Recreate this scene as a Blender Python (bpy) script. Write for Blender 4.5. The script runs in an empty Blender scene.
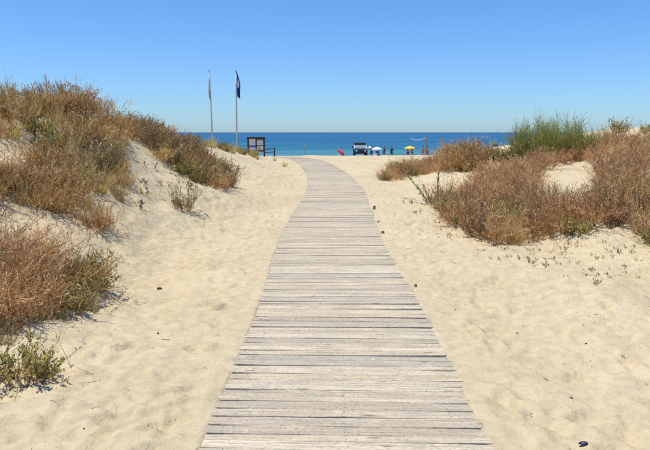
import bpy, bmesh, math, random
import numpy as np
from mathutils import Vector, Matrix, Euler

R = math.radians
random.seed(11)
rng = np.random.default_rng(11)
scene = bpy.context.scene
C = scene.collection

# ------------------------------------------------------------------ camera
F = 632.0                      # focal length in photograph pixels (650 wide)
PITCH = math.atan((225.0 - 132.3) / F)
CAM_H = 1.71
cam_d = bpy.data.cameras.new('camera')
cam_d.sensor_width = 36.0
cam_d.lens = 36.0 * F / 650.0
cam_d.clip_start = 0.05
cam_d.clip_end = 90000
cam = bpy.data.objects.new('camera', cam_d)
cam.location = (0, 0, CAM_H)
cam.rotation_euler = (math.pi / 2 - PITCH, 0, 0)
C.objects.link(cam)
scene.camera = cam

# ------------------------------------------------------------------ sky, sun, exposure
SUN_DIR = Vector((-0.29, -0.06, 0.94)).normalized()
world = bpy.data.worlds.new('World')
scene.world = world
world.use_nodes = True
wn = world.node_tree.nodes
wl = world.node_tree.links
bgn = wn['Background']
sky = wn.new('ShaderNodeTexSky')
sky.sky_type = 'NISHITA'
sky.sun_disc = False
sky.sun_elevation = math.asin(SUN_DIR.z)
sky.sun_rotation = math.atan2(SUN_DIR.x, SUN_DIR.y)
sky.altitude = 0
sky.air_density = 1.0
sky.dust_density = 0.3
sky.ozone_density = 6.0
hsv = wn.new('ShaderNodeMix')          # one even tint over the whole sky (clear maritime blue)
hsv.data_type = 'RGBA'; hsv.blend_type = 'MULTIPLY'
hsv.inputs[0].default_value = 1.0
hsv.inputs[7].default_value = (0.545, 0.765, 1.045, 1)
wl.new(sky.outputs[0], hsv.inputs[6])
wl.new(hsv.outputs[2], bgn.inputs['Color'])
bgn.inputs['Strength'].default_value = 0.15

sun_d = bpy.data.lights.new('sun', 'SUN')
sun_d.energy = 5.0
sun_d.angle = R(0.53)
sun_d.color = (1.0, 0.94, 0.82)
sun = bpy.data.objects.new('sun', sun_d)
sun.rotation_euler = SUN_DIR.to_track_quat('Z', 'Y').to_euler()
C.objects.link(sun)

vs = scene.view_settings
vs.view_transform = 'Standard'
vs.look = 'None'
vs.exposure = 0.0
vs.gamma = 1.0
vs.use_curve_mapping = False
scene.cycles.max_bounces = 8
scene.cycles.transparent_max_bounces = 16

# ------------------------------------------------------------------ helpers
def tag(o, label=None, cat=None, group=None, kind=None):
    if label: o['label'] = label
    if cat: o['category'] = cat
    if group: o['group'] = group
    if kind: o['kind'] = kind
    return o

def link(name, me, mats, parent=None, loc=None):
    o = bpy.data.objects.new(name, me)
    C.objects.link(o)
    if me is not None and mats is not None and len(me.materials) == 0:
        for m in (mats if isinstance(mats, (list, tuple)) else [mats]):
            me.materials.append(m)
    if parent: o.parent = parent
    if loc is not None: o.location = loc
    return o

def empty(name, loc, rz=0.0):
    o = bpy.data.objects.new(name, None)
    o.empty_display_size = 0.2
    o.location = loc
    o.rotation_euler = (0, 0, rz)
    C.objects.link(o)
    return o

def copy_tree(o, parent=None):
    c = o.copy()
    C.objects.link(c)
    c.parent = parent
    for ch in list(o.children):
        copy_tree(ch, c)
    return c

def np_mesh(name, V, quads, smooth=False, tint=None, uv=None):
    V = np.asarray(V, dtype=np.float32)
    Q = np.asarray(quads, dtype=np.int32)
    k = Q.shape[1]
    me = bpy.data.meshes.new(name)
    me.vertices.add(len(V)); me.vertices.foreach_set('co', V.ravel())
    me.loops.add(Q.size); me.loops.foreach_set('vertex_index', Q.ravel())
    me.polygons.add(len(Q))
    me.polygons.foreach_set('loop_start', np.arange(0, Q.size, k, dtype=np.int32))
    me.polygons.foreach_set('loop_total', np.full(len(Q), k, dtype=np.int32))
    if smooth:
        me.polygons.foreach_set('use_smooth', np.ones(len(Q), dtype=bool))
    if tint is not None:
        a = me.attributes.new('tint', 'FLOAT', 'POINT')
        a.data.foreach_set('value', np.asarray(tint, dtype=np.float32))
    me.update()
    me.validate()
    return me

def bm_mesh(name, bm, smooth=False):
    me = bpy.data.meshes.new(name)
    bmesh.ops.recalc_face_normals(bm, faces=bm.faces)
    bm.to_mesh(me); bm.free()
    if smooth:
        for p in me.polygons: p.use_smooth = True
    return me

def add_box(bm, c, s, bevel=0.0, rot=None):
    r = bmesh.ops.create_cube(bm, size=1.0)
    vs_ = r['verts']
    bmesh.ops.scale(bm, vec=s, verts=vs_)
    if bevel:
        es = {e for v in vs_ for e in v.link_edges}
        rr = bmesh.ops.bevel(bm, geom=list(es), offset=bevel, segments=2, affect='EDGES', profile=0.5)
        vs_ = list({v for f in rr['faces'] for v in f.verts} | {v for v in vs_ if v.is_valid})
    if rot is not None:
        bmesh.ops.rotate(bm, cent=(0, 0, 0), matrix=Euler(rot).to_matrix(), verts=vs_)
    bmesh.ops.translate(bm, vec=c, verts=vs_)
    return vs_

def add_tube(bm, pts, radii, n=8, cap=True):
    pts = [Vector(p) for p in pts]
    rings = []
    for i, p in enumerate(pts):
        a = pts[max(i - 1, 0)]; b = pts[min(i + 1, len(pts) - 1)]
        d = (b - a).normalized()
        up = Vector((0, 0, 1)) if abs(d.z) < 0.9 else Vector((1, 0, 0))
        x = d.cross(up).normalized(); y = d.cross(x).normalized()
        r = radii[i] if isinstance(radii, (list, tuple)) else radii
        rings.append([bm.verts.new(p + (x * math.cos(2 * math.pi * k / n) + y * math.sin(2 * math.pi * k / n)) * r) for k in range(n)])
    for i in range(len(rings) - 1):
        for k in range(n):
            bm.faces.new((rings[i][k], rings[i][(k + 1) % n], rings[i + 1][(k + 1) % n], rings[i + 1][k]))
    if cap:
        bm.faces.new(rings[0][::-1]); bm.faces.new(rings[-1])
    return rings

def add_prism(bm, prof, x0, x1):
    """side profile (y, z) extruded along x"""
    a = [bm.verts.new((x0, y, z)) for y, z in prof]
    b = [bm.verts.new((x1, y, z)) for y, z in prof]
    n = len(prof)
    bm.faces.new(a); bm.faces.new(b[::-1])
    for i in range(n):
        bm.faces.new((a[i], b[i], b[(i + 1) % n], a[(i + 1) % n]))

def smoothstep(a, b, x):
    t = np.clip((np.asarray(x, dtype=float) - a) / (b - a), 0, 1)
    return t * t * (3 - 2 * t)

# value noise
_tab = rng.random((256, 256))
def vnoise(x, y):
    xi = np.floor(x).astype(int); yi = np.floor(y).astype(int)
    fx = x - xi; fy = y - yi
    fx = fx * fx * fx * (fx * (fx * 6 - 15) + 10); fy = fy * fy * fy * (fy * (fy * 6 - 15) + 10)
    a = _tab[xi & 255, yi & 255]; b = _tab[(xi + 1) & 255, yi & 255]
    c = _tab[xi & 255, (yi + 1) & 255]; d = _tab[(xi + 1) & 255, (yi + 1) & 255]
    return (a * (1 - fx) + b * fx) * (1 - fy) + (c * (1 - fx) + d * fx) * fy - 0.5
def fbm(x, y, o=4):
    s = 0; a = 1.0
    ca, sa = math.cos(0.6), math.sin(0.6)
    for i in range(o):
        s = s + a * vnoise(x + 13.7 * i, y - 7.1 * i)
        x, y = (x * ca - y * sa) * 2.03, (x * sa + y * ca) * 2.03
        a *= 0.5
    return s

# ------------------------------------------------------------------ materials
def new_mat(name):
    m = bpy.data.materials.new(name)
    m.use_nodes = True
    nt = m.node_tree
    b = nt.nodes['Principled BSDF']
    return m, nt.nodes, nt.links, b

def ramp(N, stops, interp='LINEAR'):
    r = N.new('ShaderNodeValToRGB')
    r.color_ramp.interpolation = interp
    el = r.color_ramp.elements
    el[0].position, el[0].color = stops[0][0], (*stops[0][1], 1)
    el[1].position, el[1].color = stops[-1][0], (*stops[-1][1], 1)
    for p, c in stops[1:-1]:
        e = el.new(p); e.color = (*c, 1)
    return r

def noise(N, L, vec, scale, detail=3, rough=0.55):
    n = N.new('ShaderNodeTexNoise')
    n.inputs['Scale'].default_value = scale
    n.inputs['Detail'].default_value = detail
    n.inputs['Roughness'].default_value = rough
    if vec is not None: L.new(vec, n.inputs['Vector'])
    return n

def math_n(N, L, op, a, b=None, clamp=False):
    m = N.new('ShaderNodeMath'); m.operation = op; m.use_clamp = clamp
    for i, v in enumerate((a, b)):
        if v is None: continue
        if isinstance(v, (int, float)): m.inputs[i].default_value = v
        else: L.new(v, m.inputs[i])
    return m.outputs[0]

def mixc(N, L, fac, a, b, mode='MIX'):
    m = N.new('ShaderNodeMix'); m.data_type = 'RGBA'; m.blend_type = mode
    for s, v in ((0, fac), (6, a), (7, b)):
        if isinstance(v, (int, float)): m.inputs[s].default_value = v
        elif isinstance(v, tuple): m.inputs[s].default_value = (*v, 1)
        else: L.new(v, m.inputs[s])
    return m.outputs[2]

def flat(name, col, rough=0.6, metal=0.0, var=0.12, scale=6.0, spec=0.4):
    m, N, L, b = new_mat(name)
    tc = N.new('ShaderNodeTexCoord')
    n = noise(N, L, tc.outputs['Object'], scale, 4)
    r = ramp(N, [(0.3, tuple(c * (1 - var) for c in col)), (0.7, tuple(min(1, c * (1 + var)) for c in col))])
    L.new(n.outputs[0], r.inputs[0]); L.new(r.outputs[0], b.inputs['Base Color'])
    b.inputs['Roughness'].default_value = rough
    b.inputs['Metallic'].default_value = metal
    b.inputs['Specular IOR Level'].default_value = spec
    return m

def sand_material():
    m, N, L, b = new_mat('sand')
    tc = N.new('ShaderNodeTexCoord')
    P = tc.outputs['Object']
    n1 = noise(N, L, P, 0.55, 5, 0.6)
    r1 = ramp(N, [(0.30, (0.500, 0.416, 0.260)), (0.5, (0.545, 0.460, 0.296)), (0.72, (0.585, 0.500, 0.336))])
    L.new(n1.outputs[0], r1.inputs[0])
    n2 = noise(N, L, P, 9.0, 4, 0.65)
    r2 = ramp(N, [(0.32, (0.86, 0.84, 0.82)), (0.6, (1.04, 1.04, 1.04))])
    L.new(n2.outputs[0], r2.inputs[0])
    c = mixc(N, L, 1.0, r1.outputs[0], r2.outputs[0], 'MULTIPLY')
    # pinkish shell-sand patches
    n4 = noise(N, L, P, 1.7, 3, 0.5)
    f4 = N.new('ShaderNodeMapRange'); f4.inputs[1].default_value = 0.56; f4.inputs[2].default_value = 0.75
    f4.inputs[4].default_value = 0.5
    L.new(n4.outputs[0], f4.inputs[0])
    c = mixc(N, L, f4.outputs[0], c, (0.54, 0.42, 0.285))
    # grains
    n3 = noise(N, L, P, 420.0, 2, 0.8)
    r3 = ramp(N, [(0.28, (0.72, 0.68, 0.62)), (0.45, (1, 1, 1)), (0.75, (1.1, 1.1, 1.08))])
    L.new(n3.outputs[0], r3.inputs[0])
    c = mixc(N, L, 0.8, c, r3.outputs[0], 'MULTIPLY')
    # sparse dark specks of shell and twig dust
    v = N.new('ShaderNodeTexVoronoi'); v.inputs['Scale'].default_value = 16.0
    L.new(P, v.inputs['Vector'])
    s = N.new('ShaderNodeMapRange'); s.inputs[1].default_value = 0.045; s.inputs[2].default_value = 0.075
    s.inputs[3].default_value = 0.55; s.inputs[4].default_value = 0.0
    L.new(v.outputs['Distance'], s.inputs[0])
    gate = math_n(N, L, 'GREATER_THAN', n2.outputs[0], 0.54)
    c = mixc(N, L, math_n(N, L, 'MULTIPLY', s.outputs[0], gate), c, (0.16, 0.11, 0.07))
    L.new(c, b.inputs['Base Color'])
    b.inputs['Roughness'].default_value = 0.95
    b.inputs['Specular IOR Level'].default_value = 0.15
    nb = noise(N, L, P, 38.0, 5, 0.7)
    nb2 = noise(N, L, P, 11.0, 3, 0.5)
    hsum = math_n(N, L, 'ADD', math_n(N, L, 'MULTIPLY', nb.outputs[0], 0.42), nb2.outputs[0])
    bp = N.new('ShaderNodeBump'); bp.inputs['Strength'].default_value = 0.75; bp.inputs['Distance'].default_value = 0.036
    L.new(hsum, bp.inputs['Height']); L.new(bp.outputs[0], b.inputs['Normal'])
    return m

def wood_material(name='weathered_wood', dark=0.0, ys=0.088, island=False):
    m, N, L, b = new_mat(name)
    tc = N.new('ShaderNodeTexCoord')
    oi = N.new('ShaderNodeObjectInfo')
    if island:
        oi = N.new('ShaderNodeNewGeometry')
    rnd = oi.outputs['Random Per Island'] if island else oi.outputs['Random']
    add = N.new('ShaderNodeVectorMath'); add.operation = 'ADD'
    sc = N.new('ShaderNodeVectorMath'); sc.operation = 'SCALE'
    cx = N.new('ShaderNodeCombineXYZ')
    L.new(rnd, cx.inputs[0]); L.new(rnd, cx.inputs[1]); L.new(rnd, cx.inputs[2])
    L.new(cx.outputs[0], sc.inputs[0]); sc.inputs['Scale'].default_value = 57.0
    pre = N.new('ShaderNodeMapping'); pre.inputs['Scale'].default_value = (1.0, ys, 1.0)
    L.new(tc.outputs['Object'], pre.inputs['Vector'])
    L.new(pre.outputs[0], add.inputs[0]); L.new(sc.outputs[0], add.inputs[1])
    mp = N.new('ShaderNodeMapping'); mp.inputs['Scale'].default_value = (1.8, 75.0, 30.0)
    L.new(add.outputs[0], mp.inputs['Vector'])
    g = noise(N, L, mp.outputs[0], 1.0, 6, 0.65)
    tone = ramp(N, [(0.0, (0.46, 0.395, 0.295)), (0.2, (0.54, 0.468, 0.35)), (0.5, (0.63, 0.555, 0.415)), (0.72, (0.58, 0.48, 0.335)), (0.88, (0.52, 0.455, 0.345)), (1.0, (0.42, 0.375, 0.30))])
    L.new(rnd, tone.inputs[0])
    gr = ramp(N, [(0.28, (0.38, 0.36, 0.34)), (0.42, (0.78, 0.77, 0.76)), (0.55, (1.0, 1.0, 1.0)), (0.75, (1.16, 1.15, 1.12))])
    L.new(g.outputs[0], gr.inputs[0])
    c = mixc(N, L, 1.0, tone.outputs[0], gr.outputs[0], 'MULTIPLY')
    # blotches: grey weathering and sand rubbed in
    n2 = noise(N, L, add.outputs[0], 3.2, 5, 0.7)
    f2 = N.new('ShaderNodeMapRange'); f2.inputs[1].default_value = 0.46; f2.inputs[2].default_value = 0.64; f2.inputs[4].default_value = 0.7
    L.new(n2.outputs[0], f2.inputs[0])
    c = mixc(N, L, f2.outputs[0], c, (0.40, 0.35, 0.27))
    n5 = noise(N, L, add.outputs[0], 5.5, 5, 0.75)
    f5 = N.new('ShaderNodeMapRange'); f5.inputs[1].default_value = 0.55; f5.inputs[2].default_value = 0.70; f5.inputs[4].default_value = 0.7
    L.new(n5.outputs[0], f5.inputs[0])
    c = mixc(N, L, f5.outputs[0], c, (0.63, 0.545, 0.40))
    mps = N.new('ShaderNodeMapping'); mps.inputs['Scale'].default_value = (38.0, 120.0, 30.0)
    L.new(add.outputs[0], mps.inputs['Vector'])
    ns = noise(N, L, mps.outputs[0], 1.0, 4, 0.75)
    rs = ramp(N, [(0.36, (0.46, 0.44, 0.41)), (0.46, (0.92, 0.92, 0.91)), (0.54, (1.0, 1.0, 1.0)), (0.7, (1.14, 1.13, 1.10))]); L.new(ns.outputs[0], rs.inputs[0])
    c = mixc(N, L, 0.85, c, rs.outputs[0], 'MULTIPLY')
    # fine dark checks along the grain
    mp2 = N.new('ShaderNodeMapping'); mp2.inputs['Scale'].default_value = (3.0, 190.0, 60.0)
    L.new(add.outputs[0], mp2.inputs['Vector'])
    ck = noise(N, L, mp2.outputs[0], 1.0, 3, 0.6)
    fk = N.new('ShaderNodeMapRange'); fk.inputs[1].default_value = 0.34; fk.inputs[2].default_value = 0.26; fk.inputs[3].default_value = 0.0; fk.inputs[4].default_value = 0.8
    L.new(ck.outputs[0], fk.inputs[0])
    c = mixc(N, L, fk.outputs[0], c, (0.10, 0.085, 0.07))
    # knots
    mp3 = N.new('ShaderNodeMapping'); mp3.inputs['Scale'].default_value = (2.4, 11.0, 1.0)
    L.new(add.outputs[0], mp3.inputs['Vector'])
    kv = N.new('ShaderNodeTexVoronoi'); kv.inputs['Scale'].default_value = 1.0; L.new(mp3.outputs[0], kv.inputs['Vector'])
    fv = N.new('ShaderNodeMapRange'); fv.inputs[1].default_value = 0.13; fv.inputs[2].default_value = 0.07; fv.inputs[3].default_value = 0.0; fv.inputs[4].default_value = 0.7
    L.new(kv.outputs['Distance'], fv.inputs[0])
    c = mixc(N, L, fv.outputs[0], c, (0.16, 0.12, 0.085))
    if dark:
        c = mixc(N, L, dark, c, (0.09, 0.07, 0.055))
    L.new(c, b.inputs['Base Color'])
    b.inputs['Roughness'].default_value = 0.85
    b.inputs['Specular IOR Level'].default_value = 0.2
    bp = N.new('ShaderNodeBump'); bp.inputs['Strength'].default_value = 0.6; bp.inputs['Distance'].default_value = 0.004
    L.new(g.outputs[0], bp.inputs['Height']); L.new(bp.outputs[0], b.inputs['Normal'])
    return m

def plant_material(name, stops, trans=0.25, hue=0.03, val=0.5):
    m, N, L, b = new_mat(name)
    at = N.new('ShaderNodeAttribute'); at.attribute_name = 'tint'
    r = ramp(N, stops)
    L.new(at.outputs['Fac'], r.inputs[0])
    oi = N.new('ShaderNodeObjectInfo')
    h = N.new('ShaderNodeHueSaturation')
    L.new(r.outputs[0], h.inputs['Color'])
    L.new(math_n(N, L, 'ADD', math_n(N, L, 'MULTIPLY', oi.outputs['Random'], hue), 0.5 - hue / 2), h.inputs['Hue'])
    rv = math_n(N, L, 'FRACT', math_n(N, L, 'MULTIPLY', oi.outputs['Random'], 7.31))
    L.new(math_n(N, L, 'ADD', math_n(N, L, 'MULTIPLY', rv, val), 1 - val / 2), h.inputs['Value'])
    L.new(h.outputs[0], b.inputs['Base Color'])
    b.inputs['Roughness'].default_value = 0.75
    b.inputs['Specular IOR Level'].default_value = 0.2
    tr = N.new('ShaderNodeBsdfTranslucent'); L.new(h.outputs[0], tr.inputs['Color'])
    mx = N.new('ShaderNodeMixShader'); mx.inputs[0].default_value = trans
    L.new(b.outputs[0], mx.inputs[1]); L.new(tr.outputs[0], mx.inputs[2])
    L.new(mx.outputs[0], N['Material Output'].inputs['Surface'])
    return m

M = {}
M['sand'] = sand_material()
M['wood'] = wood_material()
M['wood_far'] = wood_material('weathered_wood_far', 0.0, 1.0, True)
M['wood_dark'] = wood_material('dark_wood', 0.7, 1.0)  # same wood mixed towards dark brown, for bearers and post stubs
M['nail'] = flat('rusty_nail', (0.10, 0.06, 0.04), 0.6, 0.3)
M['stem_dry'] = plant_material('dry_stems', [(0, (0.213, 0.133, 0.064)), (0.35, (0.472, 0.281, 0.121)), (0.7, (0.746, 0.488, 0.209)), (1, (0.800, 0.760, 0.407))])
M['leaf_dry'] = plant_material('dry_leaves', [(0, (0.335, 0.185, 0.076)), (0.4, (0.640, 0.377, 0.140)), (0.75, (0.800, 0.562, 0.223)), (1, (0.800, 0.739, 0.344))], 0.4)
M['leaf_rust'] = plant_material('rusty_leaves', [(0, (0.26, 0.125, 0.055)), (0.4, (0.52, 0.285, 0.125)), (0.75, (0.68, 0.43, 0.20)), (1, (0.74, 0.58, 0.30))], 0.4)
M['stem_red'] = plant_material('reddish_stems', [(0, (0.259, 0.140, 0.074)), (0.4, (0.548, 0.304, 0.147)), (0.75, (0.776, 0.495, 0.242)), (1, (0.800, 0.760, 0.470))])
M['stem_dark'] = plant_material('dark_stems', [(0, (0.116, 0.079, 0.048)), (0.5, (0.299, 0.191, 0.102)), (1, (0.544, 0.383, 0.193))])
M['leaf_dark'] = plant_material('dark_leaves', [(0, (0.213, 0.133, 0.069)), (0.45, (0.441, 0.281, 0.140)), (0.8, (0.579, 0.414, 0.178)), (1, (0.640, 0.562, 0.228))], 0.35)
M['leaf_olive'] = plant_material('olive_leaves', [(0, (0.188, 0.190, 0.050)), (0.5, (0.408, 0.380, 0.106)), (0.8, (0.611, 0.527, 0.170)), (1, (0.800, 0.676, 0.284))], 0.4)
M['blade'] = plant_material('grass_blades', [(0, (0.259, 0.222, 0.064)), (0.4, (0.457, 0.355, 0.114)), (0.75, (0.700, 0.503, 0.204)), (1, (0.800, 0.739, 0.356))], 0.35)
M['broom'] = plant_material('broom_green', [(0, (0.146, 0.168, 0.039)), (0.45, (0.325, 0.347, 0.084)), (0.8, (0.515, 0.470, 0.146)), (1, (0.694, 0.560, 0.213))], 0.4)
M['succulent'] = plant_material('fresh_green', [(0, (0.122, 0.172, 0.040)), (0.6, (0.272, 0.330, 0.091)), (1, (0.489, 0.528, 0.204))], 0.3)
M['grey_leaf'] = plant_material('grey_green', [(0, (0.224, 0.218, 0.112)), (0.6, (0.449, 0.421, 0.224)), (1, (0.718, 0.653, 0.387))], 0.3)
M['flower'] = plant_material('pale_flowers', [(0, (0.567, 0.500, 0.215)), (1, (0.780, 0.740, 0.533))], 0.3)
M['litter'] = plant_material('litter', [(0, (0.093, 0.060, 0.034)), (0.5, (0.247, 0.160, 0.086)), (1, (0.494, 0.370, 0.206))], 0.0)

# ------------------------------------------------------------------ place: path line and terrain
FWD = np.array((0, math.cos(PITCH), -math.sin(PITCH)))
UP = np.array((0, math.sin(PITCH), math.cos(PITCH)))
def ray(px, py):
    return FWD * F + np.array((1.0, 0, 0)) * (px - 325) + UP * (225 - py)
def at(px, py, Y):
    d = ray(px, py)
    return np.array((0, 0, CAM_H)) + d * (Y / d[1])

_zy = [-10, 4, 8, 14, 22, 30, 36, 40, 45, 50, 60, 80, 100, 125, 160]
_zz = [0, 0, 0.03, 0.09, 0.13, 0.17, 0.20, 0.16, 0.0, -0.17, -0.52, -1.33, -2.5, -3.5, -4.8]
def zpath(y): return np.interp(y, _zy, _zz)

edges = [(450, 197, 493), (379, 226, 460.5), (300, 258.8, 421), (257, 272.7, 391), (234, 278.4, 383), (221, 284.5, 378),
         (196, 303, 369.8), (186, 306.5, 362.7), (177, 307.7, 352), (169, 306, 338), (163, 301, 326), (159, 291.5, 314), (157.2, 277, 297)]
cy, cx_ = [], []
for py, l, r_ in edges:
    Y = 20.0
    d = ray((l + r_) / 2, py)
    for _ in range(60):
        Y = 0.5 * Y + 0.5 * ((zpath(Y) - CAM_H) / d[2] * d[1])
    cy.append(Y); cx_.append(d[0] / d[1] * Y)
cy = [-10.0] + cy + [cy[-1] + 4, 200.0]
cx_ = [cx_[0] - 0.05] + cx_ + [cx_[-1] - 1.6, cx_[-1] - 1.6]
_fy = np.linspace(-10, 200, 8401)
_fx = np.interp(_fy, cy, cx_)
_k = np.hanning(81); _k /= _k.sum()
_fx = np.convolve(np.pad(_fx, 40, mode='edge'), _k, mode='valid')
def xpath(y): return np.interp(y, _fy, _fx)
PATH_W = 1.63
PATH_END = cy[-2] - 0.3

ctrl = []
def cp(px, py, Y): ctrl.append(at(px, py, Y))
def cw(x, y, z): ctrl.append(np.array((x, y, z)))
# flat sand either side of the walk
for yy in (-8, 0, 3, 5, 7, 9, 12, 15, 19, 24, 29, 34, 39, 45, 52, 60, 80, 100, 125):
    for off in (-1.3, 0, 1.3):
        cw(float(xpath(yy)) + off, yy, float(zpath(yy)))
cw(-2.2, 3.4, .0); cw(-2.4, 5.0, .05); cw(2.5, 4, .0); cw(4.5, 5.5, .0); cw(3.2, 7.2, .02); cw(6, 3, .1); cw(8, 0, .2); cw(-2.5, -2, .05)
# tall dune, path side to ridge
for a in ((110, 295, 6.9), (60, 300, 6.0), (0, 335, 5.1), (0, 250, 6.6), (60, 250, 7.6), (80, 232, 8.2), (0, 212, 8.2), (130, 248, 8.6), (190, 222, 10.8), (160, 210, 10.6), (240, 195, 15),
          (20, 155, 9.8), (95, 200, 9.6), (135, 204, 10.3), (150, 185, 11.5), (140, 155, 13.0), (200, 180, 15.2), (215, 167, 19), (236, 192, 14.6), (235, 160, 25),
          (265, 163, 31), (285, 172, 25), (20, 110, 11.4), (60, 111, 12.2), (105, 124, 14.2), (150, 137, 17.5), (190, 145, 24), (215, 147.5, 30), (240, 153, 36), (262, 156, 41)):
    cp(*a)
for a in ((-7.5, 14, 1.75), (-9, 11, 1.85), (-9, 8, 1.6), (-6, 7.5, 1.15), (-5, 5, .55), (-8, 3, 1.1), (-6, 0, .6), (-12, 0, 1.0), (-14, 10, 1.7), (-14, 20, 1.2), (-9, 20, 1.35), (-10, 30, .9), (-14, 40, .5),
          (-8, 36, .75), (-8, 44, .45), (-12, 50, -.1), (-25, 10, 1.2), (-30, 40, .4), (-20, 60, -.5), (-30, 80, -1.33), (-30, 100, -2.5), (-30, 125, -3.5), (-60, 60, -.5), (-60, 100, -2.5), (-60, 10, 1), (-60, 125, -3.5)):
    cw(*a)
# low dune on the other side
for a in ((500, 247, 9.0), (560, 256, 8.6), (600, 264, 8.2), (650, 272, 7.9), (560, 243, 8.95), (600, 238, 8.7), (640, 240, 8.4), (650, 200, 11), (560, 195, 12.4), (600, 172, 15.5), (570, 172, 15.5), (650, 152, 17), (600, 136, 23), (645, 131, 24),
          (625, 131, 24.5), (540, 150, 21.5), (500, 155, 22), (490, 151, 27), (465, 160, 26), (440, 176, 21), (430, 203, 14.6), (455, 185, 17.5), (500, 205, 13.2), (385, 183, 20.5), (450, 233, 10.6), (400, 161, 34), (430, 158, 36), (480, 155, 36)):
    cp(*a)
for a in ((8, 10, .6), (10, 14, 1.0), (14, 10, .9), (12, 20, 1.6), (16, 26, 1.7), (12, 32, 1.35), (8, 33, .75), (14, 40, .6), (8, 45, .05), (20, 20, 1.5), (25, 35, .9), (14, 5, .5), (30, 10, 1), (8, 52, -.2), (20, 52, -.15),
          (20, 60, -.52), (20, 80, -1.33), (30, 100, -2.5), (30, 125, -3.5), (60, 10, 1), (60, 60, -.5), (60, 100, -2.5), (60, 125, -3.5), (10, 70, -.9)):
    cw(*a)
ctrl = np.array(ctrl)
def warp(x, y):
    return np.stack([np.asarray(x, float) / (1 + np.maximum(y, 0) / 60.0), 14 * np.log1p((np.maximum(y, -9) + 10) / 12.0)], -1)
_cw = warp(ctrl[:, 0], ctrl[:, 1])
_A = np.sqrt(((_cw[:, None] - _cw[None]) ** 2).sum(-1) + 0.5)
_z0 = ctrl[:, 2] - zpath(ctrl[:, 1])
_wt = np.linalg.solve(_A + 0.02 * np.eye(len(_A)) * -1, _z0)
def height0(x, y):
    """large shape of the dunes"""
    x = np.asarray(x, float); y = np.asarray(y, float)
    sh = x.shape
    q = warp(x.ravel(), y.ravel())
    out = np.empty(len(q))
    for i in range(0, len(q), 60000):
        qq = q[i:i + 60000]
        out[i:i + 60000] = np.sqrt(((qq[:, None] - _cw[None]) ** 2).sum(-1) + 0.5) @ _wt
    z = out.reshape(sh)
    z = z * (1 - smoothstep(62, 85, y)) * (1 - smoothstep(30, 60, np.abs(x)) * 0.6)
    return z + zpath(y)

# lookup grid for the large shape
_gx = np.concatenate([np.linspace(-70, -16, 45)[:-1], np.linspace(-16, 16, 161), np.linspace(16, 70, 45)[1:]])
_gy = np.concatenate([np.linspace(-9, 45, 271), np.linspace(45, 150, 106)[1:]])
_GZ = height0(*np.meshgrid(_gx, _gy))
def H(x, y):
    x = np.clip(np.asarray(x, float), -69.9, 69.9); y = np.clip(np.asarray(y, float), -8.9, 149)
    i = np.clip(np.searchsorted(_gx, x) - 1, 0, len(_gx) - 2); j = np.clip(np.searchsorted(_gy, y) - 1, 0, len(_gy) - 2)
    fx = (x - _gx[i]) / (_gx[i + 1] - _gx[i]); fy = (y - _gy[j]) / (_gy[j + 1] - _gy[j])
    z = (_GZ[j, i] * (1 - fx) + _GZ[j, i + 1] * fx) * (1 - fy) + (_GZ[j + 1, i] * (1 - fx) + _GZ[j + 1, i + 1] * fx) * fy
    off = np.abs(x - xpath(y))
    k = 1 - smoothstep(0.9, 2.0, off)
    k = k * (1 - smoothstep(PATH_END + 1, PATH_END + 6, y))
    z = z * (1 - k) + zpath(y) * k
    und = fbm(x * 0.8 + 3, y * 0.8, 3) * 0.16 + fbm(x * 2.1, y * 2.1 + 9, 3) * 0.06
    return z + und * smoothstep(1.0, 3.0, off) * (1 - smoothstep(50, 70, y) * 0.7)

_ys = np.exp(np.linspace(math.log(2.4), math.log(110), 420))
def ground(px, py):
    """first meeting of a pixel's line of sight with the sand"""
    d = ray(px, py)
    xs = d[0] / d[1] * _ys; zs = CAM_H + d[2] / d[1] * _ys
    hit = np.nonzero(zs < H(xs, _ys))[0]
    if len(hit) == 0: return None
    i = hit[0]
    return float(xs[i]), float(_ys[i])

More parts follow.
